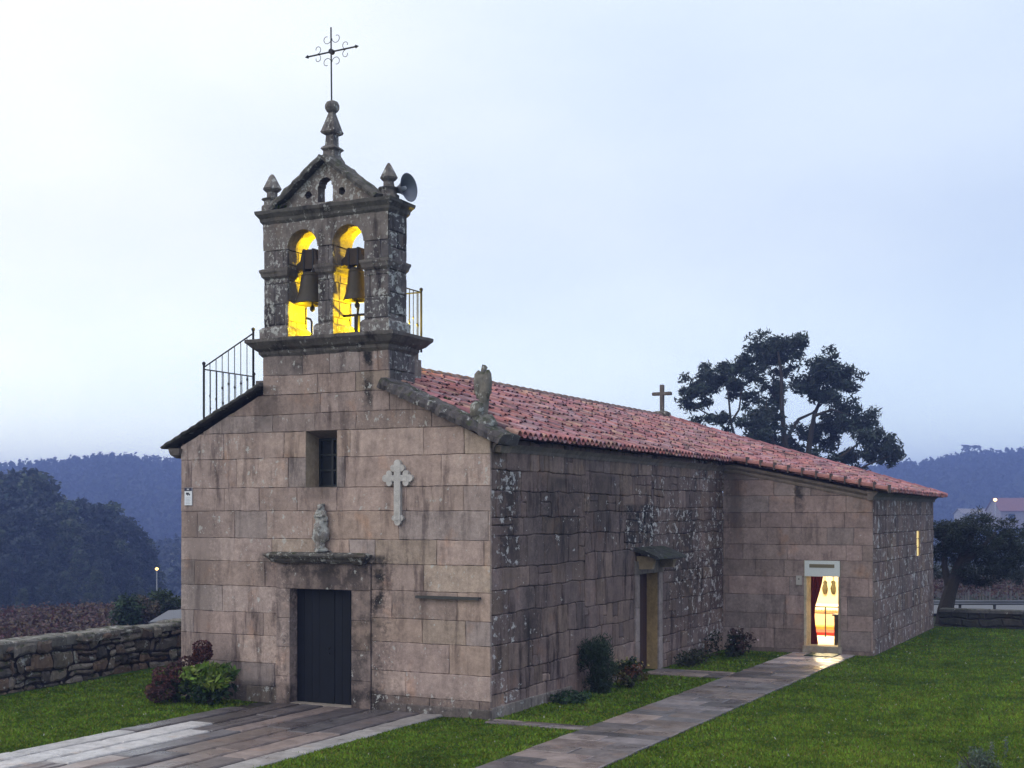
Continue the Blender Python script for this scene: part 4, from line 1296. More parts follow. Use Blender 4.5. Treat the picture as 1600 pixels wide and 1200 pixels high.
yel = rng.uniform(0, 1, n) < (.10 + .2 * np.clip(big, 0, 1)); c[yel] = vary(yel.sum(), (.17, .17, .035), .3); pale = rng.uniform(0, 1, n) < .0025; c[pale] = (.42, .42, .36)
o = np_mesh('lawn_grass', V, F, np.clip(c, .003, 1), M_GRASS); tag(o, 'short green lawn grass around the chapel and path', 'grass', kind='stuff')
# clover and daisies specks are left to the blade colours

# ------------------------------------------------------------------ BOUNDARY WALLS
d = Vector((-.101, 1, 0)).normalized(); nrm = Vector((d.y, -d.x, 0))
def wp(u, v, h, s=1):
    b = Vector((xw(0), 0, 0)) + d * u + nrm * (h if s > 0 else -.6 - h); return (b.x, b.y, v)
def warp_r(p):
    v = noise.noise_vector(Vector((p[0] * 1.3, p[1] * 2.0, 1.7))); w = noise.noise_vector(Vector((p[0] * 3.3, p[1] * 3.3, 7.7)))
    return (v.x * .13 + w.x * .05, v.y * .09 + w.y * .04)
P_RUB = [(0.169, 0.137, 0.117), (0.13, 0.111, 0.104), (0.195, 0.163, 0.13), (0.221, 0.15, 0.111), (0.117, 0.104, 0.098), (0.273, 0.234, 0.208), (0.169, 0.124, 0.104)]
mb = MB()
for s in (1, -1):
    masonry(mb, lambda u, v, h, s=s: wp(u, v, h, s), [(1, 0, 24), (-1, 0, 15)], [-.25, .1, .36, .66, .92] if s > 0 else [-2, -1.5, -1, -.5, 0, .4, .9], (.24, .75, (-15, 24)), [], P_RUB, lambda u, v: random.choice((0, .2, .8)), prot=.09, gap=.014, bev=.045, jit=.018, warp=warp_r, split=.6, core=.08, rc=.06)
u = -15.
while u < 24:
    l = random.uniform(.35, .95); k = random.uniform(.8, 1.2); hh = random.uniform(.0, .07) + (.04 if u < 0 else 0)
    stone_block(mb, [(u, -.63), (u + l, -.63), (u + l, .03), (u, .03)], lambda a, b, h: (lambda q: (q[0], q[1], .93 + h))(wp(a, 0, b)), (.2 * k, .185 * k, .17 * k, .7), h=hh, depth=.14 + hh, gap=.012, bev=.035, jit=.02, step=.14)
    u += l
o = mb.build('rubble_wall', M_RUBBLE)
tag(recenter(o, (xw(0), 0, 0)), 'low mossy rubble stone wall along the lawn left of the chapel', 'wall')
mb = MB()
for s in (1, -1):
    masonry(mb, lambda u, v, h, s=s: (u, YW - h if s > 0 else YW + .45 + h, v), [(1, 0, 45), (-1, 0, -3.9)], [-.2, .05, .28, .5] if s > 0 else [-1.2, -.6, -.1, .45], (.3, .8, (3.9, 45)), [], [(.06, .055, .045), (.075, .065, .055), (.05, .05, .04)], lambda u, v: 0, prot=.04, gap=.012, bev=.03, jit=.01, warp=warp_r, split=.3, core=.05)
u = 3.9
while u < 45:
    l = random.uniform(.6, 1.3); k = random.uniform(.85, 1.15)
    stone_block(mb, [(u, YW - .05), (u + l, YW - .05), (u + l, YW + .5), (u, YW + .5)], lambda a, b, h: (a, b, .52 + h), (.13 * k, .12 * k, .115 * k, .3), h=.03, depth=.1, gap=.008, bev=.02, jit=.01, step=.15); u += l
o = mb.build('rubble_wall', M_RUBBLE)
tag(recenter(o, (4, YW, 0)), 'low dark mossy wall behind the lawn right of the chapel, under the round tree', 'wall')

# ------------------------------------------------------------------ SHRUBS
def shrub(name, base, parts, label, cat, stems=8, stem_h=.5, group=None):
    """parts: list of (part name, centre offset, radii, n, leaf L, W, colour, droop, shell)"""
    t = empty(name, base, label, cat, group)
    by = {}
    for (pn, c, r, n, L, Wd, colr, droop, shell) in parts:
        C = ball(n, shell) * np.array(r) + np.array(c); C[:, 2] = np.maximum(C[:, 2], .03)
        by.setdefault(pn, []).append((C, L, Wd, colr, droop))
    for pn, lst in by.items():
        Vs = []; Fs = []; Cs = []; o_ = 0
        for (C, L, Wd, colr, droop) in lst:
            v, f_ = leaf_arrays(C, L, Wd, droop); Vs.append(v); Fs.append(f_ + o_); o_ += len(v); Cs.append(vary(len(C), colr, .4, .15))
        o = np_mesh(pn, np.concatenate(Vs), np.concatenate(Fs), np.concatenate(Cs), M_LEAF, t)
    mb = MB()
    for k in range(stems):
        a = random.uniform(0, 6.28); r = random.uniform(.1, .35); h = stem_h * random.uniform(.7, 1.1)
        tube(mb, [(0.04 * math.cos(a), .04 * math.sin(a), 0), (r * .5 * math.cos(a), r * .5 * math.sin(a), h * .6), (r * math.cos(a), r * math.sin(a), h)], [.014, .011, .006], 5)
    mb.build('stems', M_BARK, t)
    return t

GL = (.14, .20, .03); GD = (.03, .06, .018)
# hydrangea beside the front wall: separate plants
parts = []
for k in range(16):
    a = random.uniform(0, 6.28); r = random.uniform(.05, .52)
    parts.append(('foliage', (r * math.cos(a), r * math.sin(a) * .7, random.uniform(.2, .78)), (.22, .2, .16), 80, .19, .085, random.choice((GL, (.13, .21, .035), (.07, .13, .025))), .1, .3))
parts.append(('foliage', (0, 0, .3), (.55, .4, .3), 320, .14, .08, (.02, .045, .014), .1, .2))
shrub('hydrangea', (-5.45, -.74, 0), parts, 'green leafy hydrangea bush against the front wall left of the main door', 'shrub', 12, .7)
parts = []
heads = [(.0, 0, .62), (-.25, -.1, .52), (.2, -.12, .55), (-.35, .1, .38), (.33, .14, .45), (-.1, -.28, .4), (.1, .2, .72), (.38, .3, 1.02), (.34, .34, .88), (.44, .26, .92), (-.2, -.3, .18), (-.42, -.1, .22), (.05, -.35, .25), (.28, .3, .75)]
for h in heads: parts.append(('flower_heads', h, (.19, .18, .15), 280, .05, .045, random.choice(((.09, .032, .03), (.075, .035, .035), (.11, .042, .03))), 0, .75))
parts.append(('foliage', (0, 0, .3), (.5, .4, .3), 240, .13, .07, (.03, .055, .02), .1, .2))
shrub('hydrangea', (-6.22, -.78, 0), parts, 'hydrangea with faded russet flower heads at the left corner of the chapel', 'shrub', 12, .6)
# shrubs by the side wall
parts = []
for k in range(26):
    a = random.uniform(0, 6.28); r = random.uniform(0, .3); parts.append(('foliage', (r * math.cos(a), r * math.sin(a), random.uniform(.15, 1.0)), (.24, .24, .24), 165, .13, .018, (.03, .052, .026), -.9, .2))
shrub('dark_shrub', (.38, 3.95, 0), parts, 'dark green upright needle leaved shrub against the side wall', 'shrub', 14, .8)
parts = []
for k in range(16):
    a = random.uniform(0, 6.28); r = random.uniform(0, .34); parts.append(('foliage', (r * math.cos(a), r * math.sin(a), random.uniform(.12, .5)), (.17, .18, .14), 60, .1, .05, random.choice(((.05, .06, .018), (.12, .09, .025), (.035, .05, .018), (.14, .055, .025))), .1, .2))
parts.append(('foliage', (.05, 0, .5), (.4, .4, .15), 26, .06, .05, (.45, .36, .12), 0, .6))  # small yellow blooms, merged into the foliage part
shrub('flowering_shrub', (.62, 5.0, 0), parts, 'yellowish flowering shrub between the dark shrub and the side door', 'shrub', 10, .45)
parts = [('foliage', (0, 0, .1), (.4, .55, .13), 420, .09, .05, (.03, .06, .025), .1, .2)]
shrub('ground_plant', (.4, 2.5, 0), parts, 'low dark green plant at the foot of the side wall', 'plant', 6, .12)
parts = []
for k in range(14):
    a = random.uniform(0, 6.28); r = random.uniform(0, .5); parts.append(('foliage', (r * math.cos(a) * 1.2, r * math.sin(a) * .5, random.uniform(.1, .6)), (.24, .2, .18), 70, .1, .045, random.choice(((.05, .045, .02), (.07, .04, .03), (.035, .045, .02))), .1, .2))
parts.append(('foliage', (.3, -.2, .5), (.5, .2, .3), 12, .05, .05, (.6, .55, .5), 0, .6))  # a few whitish blooms, kept in the foliage part
shrub('rose_bush', (.8, 11.7, 0), parts, 'brownish rose bush in the corner between nave and annex', 'shrub', 12, .6)
parts = [('foliage', (0, 0, .16), (.35, .9, .22), 520, .1, .045, (.04, .045, .02), .1, .2)]
shrub('low_shrub', (.42, 9.5, 0), parts, 'low straggling shrub at the side wall beyond the side door', 'shrub', 8, .2)
# glaucous shrub in the bottom right corner
p = at(1535, 1241, 17.2)
parts = []
for k in range(14):
    a = random.uniform(0, 6.28); r = random.uniform(0, .34); parts.append(('foliage', (r * math.cos(a), r * math.sin(a), random.uniform(.1, .48)), (.12, .12, .13), 90, .06, .018, (.10, .13, .10), -.8, .2))
for (dx, hh) in ((.12, .66), (.3, .7), (-.15, .6)): parts.append(('foliage', (dx * RV.x, dx * RV.y, hh - .15), (.03, .03, .16), 50, .05, .016, (.12, .15, .12), -.8, .2))
shrub('grey_shrub', (p.x, p.y, 0), parts, 'grey green shrub cut by the bottom right corner of the lawn', 'shrub', 8, .5)
# weed on the cornices
parts = [('foliage', (0, 0, .05), (.2, .08, .07), 120, .07, .02, (.05, .07, .02), -.5, .2)]
shrub('weeds', (-4.4, -.05, 9.2), parts, 'tuft of weeds on the top left of the bell gable', 'plant', 3, .08)
parts = [('foliage', (0, 0, .03), (.12, .1, .05), 90, .05, .02, (.07, .1, .02), -.5, .2)]
shrub('weeds', (-1.3, .75, 5.58), parts, 'small tuft of moss on the roof tiles beside the gable coping', 'plant', 2, .05)

# ------------------------------------------------------------------ TREES
# eucalyptus behind the annex: limbs and leaf clumps at their own depths
ZT = 75.
base = at(1262, 800, ZT); base.z = float(gz(base.x, base.y))
t = empty('eucalyptus', tuple(base), 'large dark eucalyptus with spreading clumped crown behind the red roof', 'tree')
clumps = [(1131, 579, 34, 24), (1090, 612, 36, 26), (1112, 592, 30, 22), (1165, 580, 32, 28), (1210, 543, 40, 24), (1242, 541, 26, 24), (1190, 556, 26, 22), (1292, 577, 44, 30), (1285, 607, 40, 24), (1258, 600, 26, 22), (1320, 590, 22, 24),
          (1199, 630, 34, 32), (1187, 662, 38, 24), (1215, 605, 16, 14), (1094, 659, 18, 11), (1127, 663, 15, 20), (1338, 662, 38, 22), (1368, 690, 32, 24), (1396, 712, 18, 22), (1302, 665, 34, 22), (1285, 688, 34, 18), (1232, 700, 34, 20), (1312, 712, 30, 12),
          (1345, 715, 34, 12), (1270, 715, 34, 14), (1170, 690, 30, 20), (1262, 670, 22, 12), (1225, 575, 20, 16), (1150, 610, 18, 22), (1205, 690, 24, 20), (1075, 628, 18, 10), (1330, 640, 26, 14), (1390, 690, 16, 10), (1340, 738, 20, 5)]
Cs = []; cc = []
for (px, py, rx, ry) in clumps:
    dz = random.uniform(-3.0, 3.0)
    p = at(px, py, ZT + dz); s = ZT / FPX
    nsub = max(3, int(rx * ry / 40))
    for q in range(nsub):
        o3 = ball(1, .15)[0]
        cen = np.array(p) + np.array(RV) * o3[0] * rx * s * 1.06 + np.array(FV) * o3[1] * rx * s * .9 + np.array((0, 0, 1)) * o3[2] * ry * s * 1.1
        m = 62
        C = ball(m, .05) * np.array((.5, .5, .36)) * random.uniform(.6, 1.25) + cen
        Cs.append(C); k = random.uniform(.6, 1.5)
        cc.append(vary(m, (.030 * k, .044 * k, .036 * k), .3))
C = np.concatenate(Cs) - np.array(base); cc = np.concatenate(cc)
v, f_ = leaf_arrays(C, .36, .1, .5)
np_mesh('crown', v, f_, cc, M_LEAF, t)
mb = MB()
def limb(pp, r0, r1, dz=0.):
    pts = []
    for i, (a, b) in enumerate(pp): pts.append(at(a, b, ZT + dz * i / len(pp)) - base)
    n = len(pts); tube(mb, pts, [r0 + (r1 - r0) * i / (n - 1) for i in range(n)], 7)
gpy = 800 + (KZ - base.z) / ZT * FPX
limb([(1262, gpy), (1258, 780), (1240, 735), (1226, 690), (1222, 640), (1221, 585), (1216, 550)], .27, .05, -2)
limb([(1262, gpy), (1262, 760), (1264, 700), (1272, 650), (1282, 625), (1290, 585)], .25, .04, 2)
limb([(1240, 735), (1190, 720), (1150, 690), (1142, 660), (1138, 615), (1132, 580)], .13, .03, 2)
limb([(1150, 690), (1120, 655), (1085, 635)], .1, .03); limb([(1142, 660), (1155, 640), (1160, 600)], .08, .03)
limb([(1226, 690), (1248, 655), (1270, 645), (1295, 620)], .12, .04, 2); limb([(1222, 640), (1205, 610), (1180, 585)], .1, .03)
limb([(1264, 720), (1300, 722), (1322, 708), (1345, 690), (1370, 680)], .11, .03, -3); limb([(1300, 722), (1330, 740), (1352, 728), (1392, 712)], .1, .03, -3)
limb([(1264, 745), (1300, 745), (1335, 742), (1368, 748)], .07, .02, -3); limb([(1272, 650), (1300, 640), (1330, 650)], .1, .03)
limb([(1240, 735), (1215, 705), (1195, 660), (1198, 625)], .14, .03, -1)
mb.build('trunk', M_BARK, t)

def leafy_tree(name, base, label, crown, trunk, L, Wd, base_col, group=None, m=60, sub=(.3, .3, .25), droop=.2):
    """crown: list of (x,y,z, rx,ry,rz, nsub) relative to the base"""
    t = empty(name, base, label, 'tree', group)
    Cs = []; cc = []
    for (x, y, z, rx, ry, rz, ns) in crown:
        for q in range(ns):
            o3 = ball(1, .35)[0]; cen = np.array((x + o3[0] * rx, y + o3[1] * ry, z + o3[2] * rz))
            Cs.append(ball(m, .1) * np.array(sub) * random.uniform(.7, 1.3) + cen); k = random.uniform(.6, 1.5); cc.append(vary(m, tuple(b * k for b in base_col), .3))
    v, f_ = leaf_arrays(np.concatenate(Cs), L, Wd, droop)
    np_mesh('crown', v, f_, np.concatenate(cc), M_LEAF, t)
    mb = MB()
    for pts, r0, r1 in trunk:
        tube(mb, pts, [r0 + (r1 - r0) * i / (len(pts) - 1) for i in range(len(pts))], 9)
    mb.build('trunk', M_BARK, t)
    return t
b = at(1474, 980, 43.5); b.z = float(gz(b.x, b.y))
R3 = lambda s, f=0., z=0.: (RV.x * s + FV.x * f, RV.y * s + FV.y * f, z)
leafy_tree('round_tree', tuple(b), 'dark round crowned olive like tree with leaning trunk right of the chapel',
           [(*R3(1.15, 0, 2.75 - b.z), 1.35, 1.2, .85, 120), (*R3(.2, .2, 2.7 - b.z), .9, .9, .75, 50), (*R3(2.0, 0, 2.25 - b.z), .65, .8, .7, 36), (*R3(1.1, 0, 1.7 - b.z), 1.4, 1., .55, 60)],
           [([R3(0, 0, -.1), R3(.06, 0, .5), R3(.22, 0, 1.1), R3(.5, 0, 1.9), R3(.8, 0, 2.6), R3(1., 0, 3.2)], .3, .08), ([R3(.22, 0, 1.1), R3(.1, .2, 1.9), R3(.1, .3, 3.)], .16, .05), ([R3(.5, 0, 1.9), R3(1.1, -.1, 2.4), R3(1.7, 0, 3.)], .13, .05)],
           .13, .03, (.022, .032, .02), m=90, sub=(.24, .24, .2))
b = at(1612, 930, 52.); b.z = float(gz(b.x, b.y))
leafy_tree('dark_tree', tuple(b), 'smaller dark tree at the right edge beyond the round tree', [(*R3(0.1, 0, 2.9), 1.1, 1., .9, 50), (*R3(-.3, 0, 2.), .9, .8, .6, 30)],
           [([(0, 0, -.1), (.05, 0, 1.), (.1, 0, 2.8)], .14, .05)], .16, .045, (.02, .032, .024), m=70)
# bushes left beyond the wall
for (px, py, Zb, rr, colr, nm, lab) in ((196, 950, 47, .62, (.022, .045, .02), 'bush', 'round dark green bush beyond the rubble wall'), (224, 948, 48, .7, (.06, .045, .03), 'bush', 'brownish autumn bush beside the small grey roofed shed'), (255, 940, 50, .6, (.03, .05, .02), 'bush', 'green bush behind the small grey roofed shed')):
    b = at(px, 900, Zb); b.z = float(gz(b.x, b.y)); zc = KZ - (py - 800) / FPX * Zb - b.z
    leafy_tree(nm, tuple(b), lab, [(0, 0, zc - .1, rr, rr, .5, 30), (0, 0, zc * .55, rr, rr, zc * .4, 30)], [([(0, 0, -.1), (0, 0, zc * .6), (.1, 0, zc)], .08, .03)], .14, .07, colr, m=50)['category'] = 'bush'

# dark wood on the left: individual trees from three models
protos = []
for q in range(3):
    h, r = 10., 2.1
    crown = [(0, 0, 2.2, r, r, 2.0, 40), (0, 0, 6.0, r, r, 3.7, 60), (random.uniform(-.6, .6), random.uniform(-.6, .6), 4.0, r * 1.1, r * 1.1, 2.2, 34), (0, 0, 8.6, r * .6, r * .6, 1.3, 20)]
    protos.append(leafy_tree('broadleaf_tree', (0, 0, -200), 'dense dark tree of the wood on the left slope', crown, [([(0, 0, -.3), (.1, 0, 3), (0, .1, 8)], .2, .06)],   .42, .24, ((.016, .026, .018), (.046, .062, .032), (.026, .038, .036))[q], 'trees of the wood on the left slope', m=34, sub=(.6, .6, .5)))  # lighter and darker crown colours per model imitate light and shade on the wood
tops = [(-70, 722, 118), (-30, 730, 112), (2, 727, 118), (32, 726, 120), (56, 736, 116), (18, 752, 106), (78, 762, 112), (97, 778, 108), (124, 772, 112), (150, 782, 112), (171, 781, 114), (192, 800, 112), (212, 816, 112), (228, 838, 114), (236, 868, 116), (232, 895, 112),
        (-40, 770, 104), (45, 780, 104), (75, 805, 100), (110, 810, 100), (140, 822, 102), (165, 825, 100), (185, 840, 102), (205, 855, 101), (10, 800, 100), (-15, 815, 97), (40, 830, 97), (85, 845, 97), (125, 858, 96), (160, 870, 95), (190, 885, 96), (215, 900, 97), (20, 860, 93), (60, 875, 93), (100, 890, 92), (140, 905, 92), (-20, 870, 92), (180, 915, 92), (-30, 915, 80), (5, 905, 82), (35, 918, 80), (70, 912, 81), (102, 922, 80), (135, 925, 79), (165, 928, 80), (195, 926, 82), (222, 922, 84), (238, 915, 88), (-5, 885, 88), (150, 890, 88), (80, 890, 87)]
def clone(src, loc, s, rz):
    r = src.copy(); COL.objects.link(r); r.location = loc; r.scale = (s * 1.05, s * 1.05, s); r.rotation_euler = (0, 0, rz)
    for ch in src.children:
        c = ch.copy(); COL.objects.link(c); c.parent = r
    return r
for i, (px, py, Zb) in enumerate(tops):
    Zb *= 1.55
    p = at(px, py, Zb); zg = float(gz(p.x, p.y)); s = (p.z - zg) / 10.1
    if i < 3:
        r = protos[i]; r.location = (p.x, p.y, zg); r.scale = (s * 1.05, s * 1.05, s)
    else: clone(protos[i % 3], (p.x, p.y, zg), s, random.uniform(0, 6.28))

# wooded hills far off
def hill(name, prof, Zf, Zb, base_z, label, ntree, th, seed):
    pxs = np.linspace(prof[0][0], prof[-1][0], 60); pys = np.interp(pxs, [p[0] for p in prof], [p[1] for p in prof])
    rows = 16; vs = []
    def surf(px, t):
        Zd = Zf + (Zb - Zf) * t
        top = KZ + (800 - np.interp(px, [p[0] for p in prof], [p[1] for p in prof])) / FPX * (Zf + (Zb - Zf) * .72)
        s = math.sin(min(1, t / .72) * math.pi / 2) if t < .72 else math.cos((t - .72) / .28 * math.pi / 2)
        p = at(px, 800, Zd); p.z = base_z + (top - base_z) * s + nz((p.x, p.y, 0), .03, seed) * 1.2 * s
        return p
    for px in pxs:
        for j in range(rows + 1): vs.append(tuple(surf(px, j / rows)))
    F = []
    for i in range(len(pxs) - 1):
        for j in range(rows):
            a = i * (rows + 1) + j; F.append((a, a + rows + 1, a + rows + 2, a + 1))
    F = np.array(F); o = np_mesh(name, np.array(vs), F, np.tile(np.array([[.03, .04, .025]]), (len(F), 1)), M_GROUND); tag(o, kind='structure')
    Cs = []; cc = []
    for i in range(ntree):
        px = random.uniform(prof[0][0], prof[-1][0]); tt = random.uniform(0, 1) ** .8 * .8 if i % 3 else random.uniform(.6, .8)
        p = np.array(surf(px, tt)); k = random.uniform(.55, 1.5); hh = th * random.uniform(.65, 1.3)
        C = ball(34, .3) * np.array((th * .3, th * .3, hh * .5)); w = 1 - .6 * np.clip((C[:, 2:3] / (hh * .5) + .2), 0, 1); C[:, :2] *= w
        Cs.append(C + p + np.array((0, 0, hh * .5))); cc.append(vary(34, (.028 * k, .04 * k, .028 * k), .3))
    v, f_ = leaf_arrays(np.concatenate(Cs), th * .26, th * .17, .2)
    o = np_mesh('far_wood', v, f_, np.concatenate(cc), M_LEAF); tag(o, label, 'wood', kind='stuff')
hill('left_hill', [(-200, 760), (-60, 752), (60, 752), (110, 746), (160, 738), (210, 738), (260, 746), (300, 742), (420, 750)], 520, 820, -14, 'hazy blue wooded hill behind the left of the chapel', 1500, 9.2, 2.)
hill('right_hill', [(1250, 765), (1390, 746), (1440, 742), (1500, 730), (1560, 728), (1620, 720), (1760, 712)], 600, 920, -9, 'hazy blue wooded hill beyond the right of the chapel', 1500, 8.4, 5.)
hill('low_rise', [(180, 930), (225, 880), (260, 872), (310, 868), (400, 880)], 260, 380, -14, 'low wooded rise behind the far left street lamp', 260, 5., 8.)
# lone umbrella shaped tree on the right skyline
p = at(1517, 722, 830); leafy_tree('skyline_tree', tuple(p), 'lone spreading tree standing on the right hill skyline', [(0, 0, 8.8, 6.8, 6, 1.8, 24)], [([(0, 0, -2), (0, 0, 4.4), (.8, 0, 8)], .4, .2), ([(0, 0, 4), (-3.2, 0, 6.8), (-5.2, 0, 8.4)], .3, .12), ([(0, 0, 4), (3.2, 0, 6.6), (5.6, 0, 8.2)], .3, .12)], 1.6, .8, (.03, .04, .03), m=14, sub=(1.6, 1.6, .7))

# ------------------------------------------------------------------ VINEYARDS, ROAD, HOUSES, LAMPS
def vines(name, px0, px1, Z0, Z1, n, top, label, posts):
    Zr = rng.uniform(Z0, Z1, n); px = rng.uniform(px0, px1, n); Xr = (px - 800) / FPX * Zr
    row = np.round(Zr / 2.2) * 2.2 + rng.normal(0, .28, n); Zr = row
    x = KX + RV.x * Xr + FV.x * Zr; y = KY + RV.y * Xr + FV.y * Zr; z = gz(x, y) + top + rng.normal(0, .16, n) - np.abs(rng.normal(0, .25, n))
    C = np.stack([x, y, z], -1)
    v, f_ = leaf_arrays(C, .15, .12, .3)
    cols = vary(n, (.085, .045, .042), .4, .2); k = rng.uniform(0, 1, n) < .3; cols[k] = vary(k.sum(), (.10, .065, .04), .4)
    nv = len(v); mbp = MB()
    for Zp in np.arange(round(Z0 / 2.2) * 2.2, Z1, 2.2):
        a = None
        for pxp in np.arange(px0, px1, 2200 / Zp):
            p = at(pxp, 800, Zp); g = float(gz(p.x, p.y)); mbp.box(p.x - .035, p.x + .035, p.y - .035, p.y + .035, g - .1, g + top + .05)
            q = Vector((p.x, p.y, g + top - .02))
            if a is not None: tube(mbp, [a, q], .012, 4)
            a = q
    pf = np.array(mbp.f[0:0]) if False else None
    t = empty(name, tuple(at((px0 + px1) / 2, 900, (Z0 + Z1) / 2)), label, 'vineyard'); t['kind'] = 'stuff'
    o = np_mesh(name, v, f_, cols, M_LEAF); tag(o, label, 'vineyard', kind='stuff')
    bpy.data.objects.remove(t)
    o2 = mbp.build('trellis', plain('trellis_granite', (.16, .15, .16), .9)); o2.parent = o
vines('vineyard', -160, 330, 38, 66, 42000, 1.85, 'rows of russet autumn vines beyond the rubble wall', 1)
vines('vineyard', 1380, 1700, 66, 84, 9000, .95, 'russet autumn vines beyond the road on the right', 1)
# road behind the right wall
mb = MB()
def strip(pxs, Za, Zb, dz, col):
    for a, b in zip(pxs[:-1], pxs[1:]):
        q = []
        for (px, Zd) in ((a, Za), (b, Za), (b, Zb), (a, Zb)):
            p = at(px, 800, Zd); p.z = float(gz(p.x, p.y)) + dz; q.append(tuple(p))
        mb.quad(*q, col)
strip(np.linspace(1300, 1900, 25), 55, 62, .12, (.12, .12, .13, 0))
o = mb.build('road', plain('asphalt', (.12, .12, .13), .7, attr=True)); tag(o, kind='structure')
t0 = at(1540, 800, 53.5); g0 = float(gz(t0.x, t0.y))
gr = empty('guard_rail', (t0.x, t0.y, g0), 'grey guard rail along the road under the round tree', 'guard rail')
mb = MB()
for i in range(24):
    a = at(1440 + i * 14, 800, 53.5); b = at(1454 + i * 14, 800, 53.5)
    for zz, r in ((.72, .05), (.62, .05)): tube(mb, [(a.x, a.y, g0 + zz), (b.x, b.y, g0 + zz)], r, 5)
keep(mb.build('rail', plain('galvanised_steel', (.17, .18, .21), .5, .2), None), gr)
for i in range(7):
    a = at(1446 + i * 54, 800, 53.6); mb = MB(); mb.box(a.x - .05, a.x + .05, a.y - .04, a.y + .04, g0 - .1, g0 + .72); keep(mb.build('post', M_SLATE, None), gr)

def house(base, w, dp, h, rise, label, wc, rc, rot):
    t = empty('house', tuple(base), label, 'house'); t.rotation_euler = (0, 0, rot)
    mb = MB(); mb.box(-w / 2, w / 2, -dp / 2, dp / 2, -.5, h, (*wc, 0)); mb.add([(-w / 2, -dp / 2, h), (-w / 2, dp / 2, h), (-w / 2, 0, h + rise)], [(0, 1, 2)], (*wc, 0)); mb.add([(w / 2, -dp / 2, h), (w / 2, dp / 2, h), (w / 2, 0, h + rise)], [(0, 2, 1)], (*wc, 0))
    mb.build('wall', M_ATTR, t)
    mb = MB(); e = .4
    for s in (-1, 1):
        mb.add([(-w / 2 - e, s * (dp / 2 + e), h - e * rise / dp * 2), (w / 2 + e, s * (dp / 2 + e), h - e * rise / dp * 2), (w / 2 + e, 0, h + rise + .02), (-w / 2 - e, 0, h + rise + .02), (-w / 2 - e, s * (dp / 2 + e), h - e * rise / dp * 2 + .15), (w / 2 + e, s * (dp / 2 + e), h - e * rise / dp * 2 + .15), (w / 2 + e, 0, h + rise + .17), (-w / 2 - e, 0, h + rise + .17)], [(0, 1, 2, 3), (4, 5, 6, 7), (0, 1, 5, 4), (1, 2, 6, 5), (3, 0, 4, 7)], (*rc, 0))
    mb.build('roof', M_ATTR, t)
    for k in (-.3, 0, .3):
        mb = MB(); mb.box(k * w - .06 * w, k * w + .06 * w, -dp / 2 - .03, -dp / 2 + .02, h * .4, h * .8); mb.build('window', M_GLASS, t)
    return t
p = at(1594, 800, 400); p.z = -.6; house(p, 16, 12, 4.6, 3.6, 'house with a red tiled roof below the right hill', (.26, .23, .23), (.2, .09, .085), TH)
p = at(1522, 805, 430); p.z = -1.6; house(p, 10, 9, 4.6, 1.5, 'small white house beside the far right street lamp', (.3, .3, .3), (.2, .18, .18), TH)
# terrain shelf for them
p = at(276, 955, 42); g0 = float(gz(p.x, p.y))
t = empty('shed', (p.x, p.y, g0), 'small shed with a pale grey roof behind the left corner of the chapel', 'shed'); t.rotation_euler = (0, 0, TH)
hz = KZ - (950 - 800) / FPX * 42 - g0
mb = MB(); t.scale = (.62, .7, .96)
mb = MB(); mb.box(-.9, 1.2, -.8, .8, -.1, hz - .3, (.2, .18, .17, 0)); mb.build('wall', M_ATTR, t)
mb = MB(); mb.add([(-1.1, -1., hz - .32), (1.4, -1., hz - .22), (1.4, 1., hz + .05), (-.7, 1., hz - .05), (-1.1, -1., hz - .27), (1.4, -1., hz - .17), (1.4, 1., hz + .1), (-.7, 1., hz)], [(0, 3, 2, 1), (4, 5, 6, 7), (0, 1, 5, 4), (1, 2, 6, 5), (2, 3, 7, 6), (3, 0, 4, 7)], (.11, .115, .14, 0)); mb.build('roof', M_ATTR, t)

def street_lamp(px, py, Zd, label, s=1., e=30., colr=(1, .78, .45)):
    p = at(px, py, Zd); zg = float(gz(p.x, p.y)); t = empty('street_lamp', (p.x, p.y, zg), label, 'street lamp', 'lit street lamps in the distance')
    mb = MB(); tube(mb, [(p.x, p.y, zg - .2), (p.x, p.y, p.z - .1 * s)], [.08 * s, .05 * s], 7); keep(mb.build('pole', plain('pale_pole', (.4, .4, .4), .6), None), t)
    mb = MB(); loft_round(mb, tuple(p), [(-.16 * s, .06 * s), (-.1 * s, .17 * s), (.05 * s, .2 * s), (.14 * s, .12 * s), (.17 * s, .02 * s)], 12, (1, 1, 1, 0)); keep(mb.build('lamp_head', glow('street_lamp_glow', colr, e), None, True), t)
street_lamp(245, 889, 110, 'lit street lamp in the valley left of the chapel', .7, 3.5, (1, .62, .2))
street_lamp(1555, 781, 380, 'lit street lamp above the houses on the right', 2.6, 5, (1, .7, .3))
street_lamp(1531, 799, 415, 'small white lamp beside the white house on the right', 1.5, 3, (1, .95, .85))

# ------------------------------------------------------------------ AIR, SKY, LIGHT, CAMERA
m, nt, b = new_mat('haze_air'); nt.nodes.remove(b)
pvn = N(nt, 'ShaderNodeVolumePrincipled'); pvn.inputs['Color'].default_value = (.33, .45, 1., 1); pvn.inputs['Density'].default_value = .0012
pvn.inputs['Anisotropy'].default_value = .2
nt.links.new(pvn.outputs[0], nt.nodes['Material Output'].inputs['Volume'])
mb = MB(); mb.box(-920, 920, -310, 1010, -18, 42); hz_ = mb.build('haze', m); tag(hz_, kind='stuff')

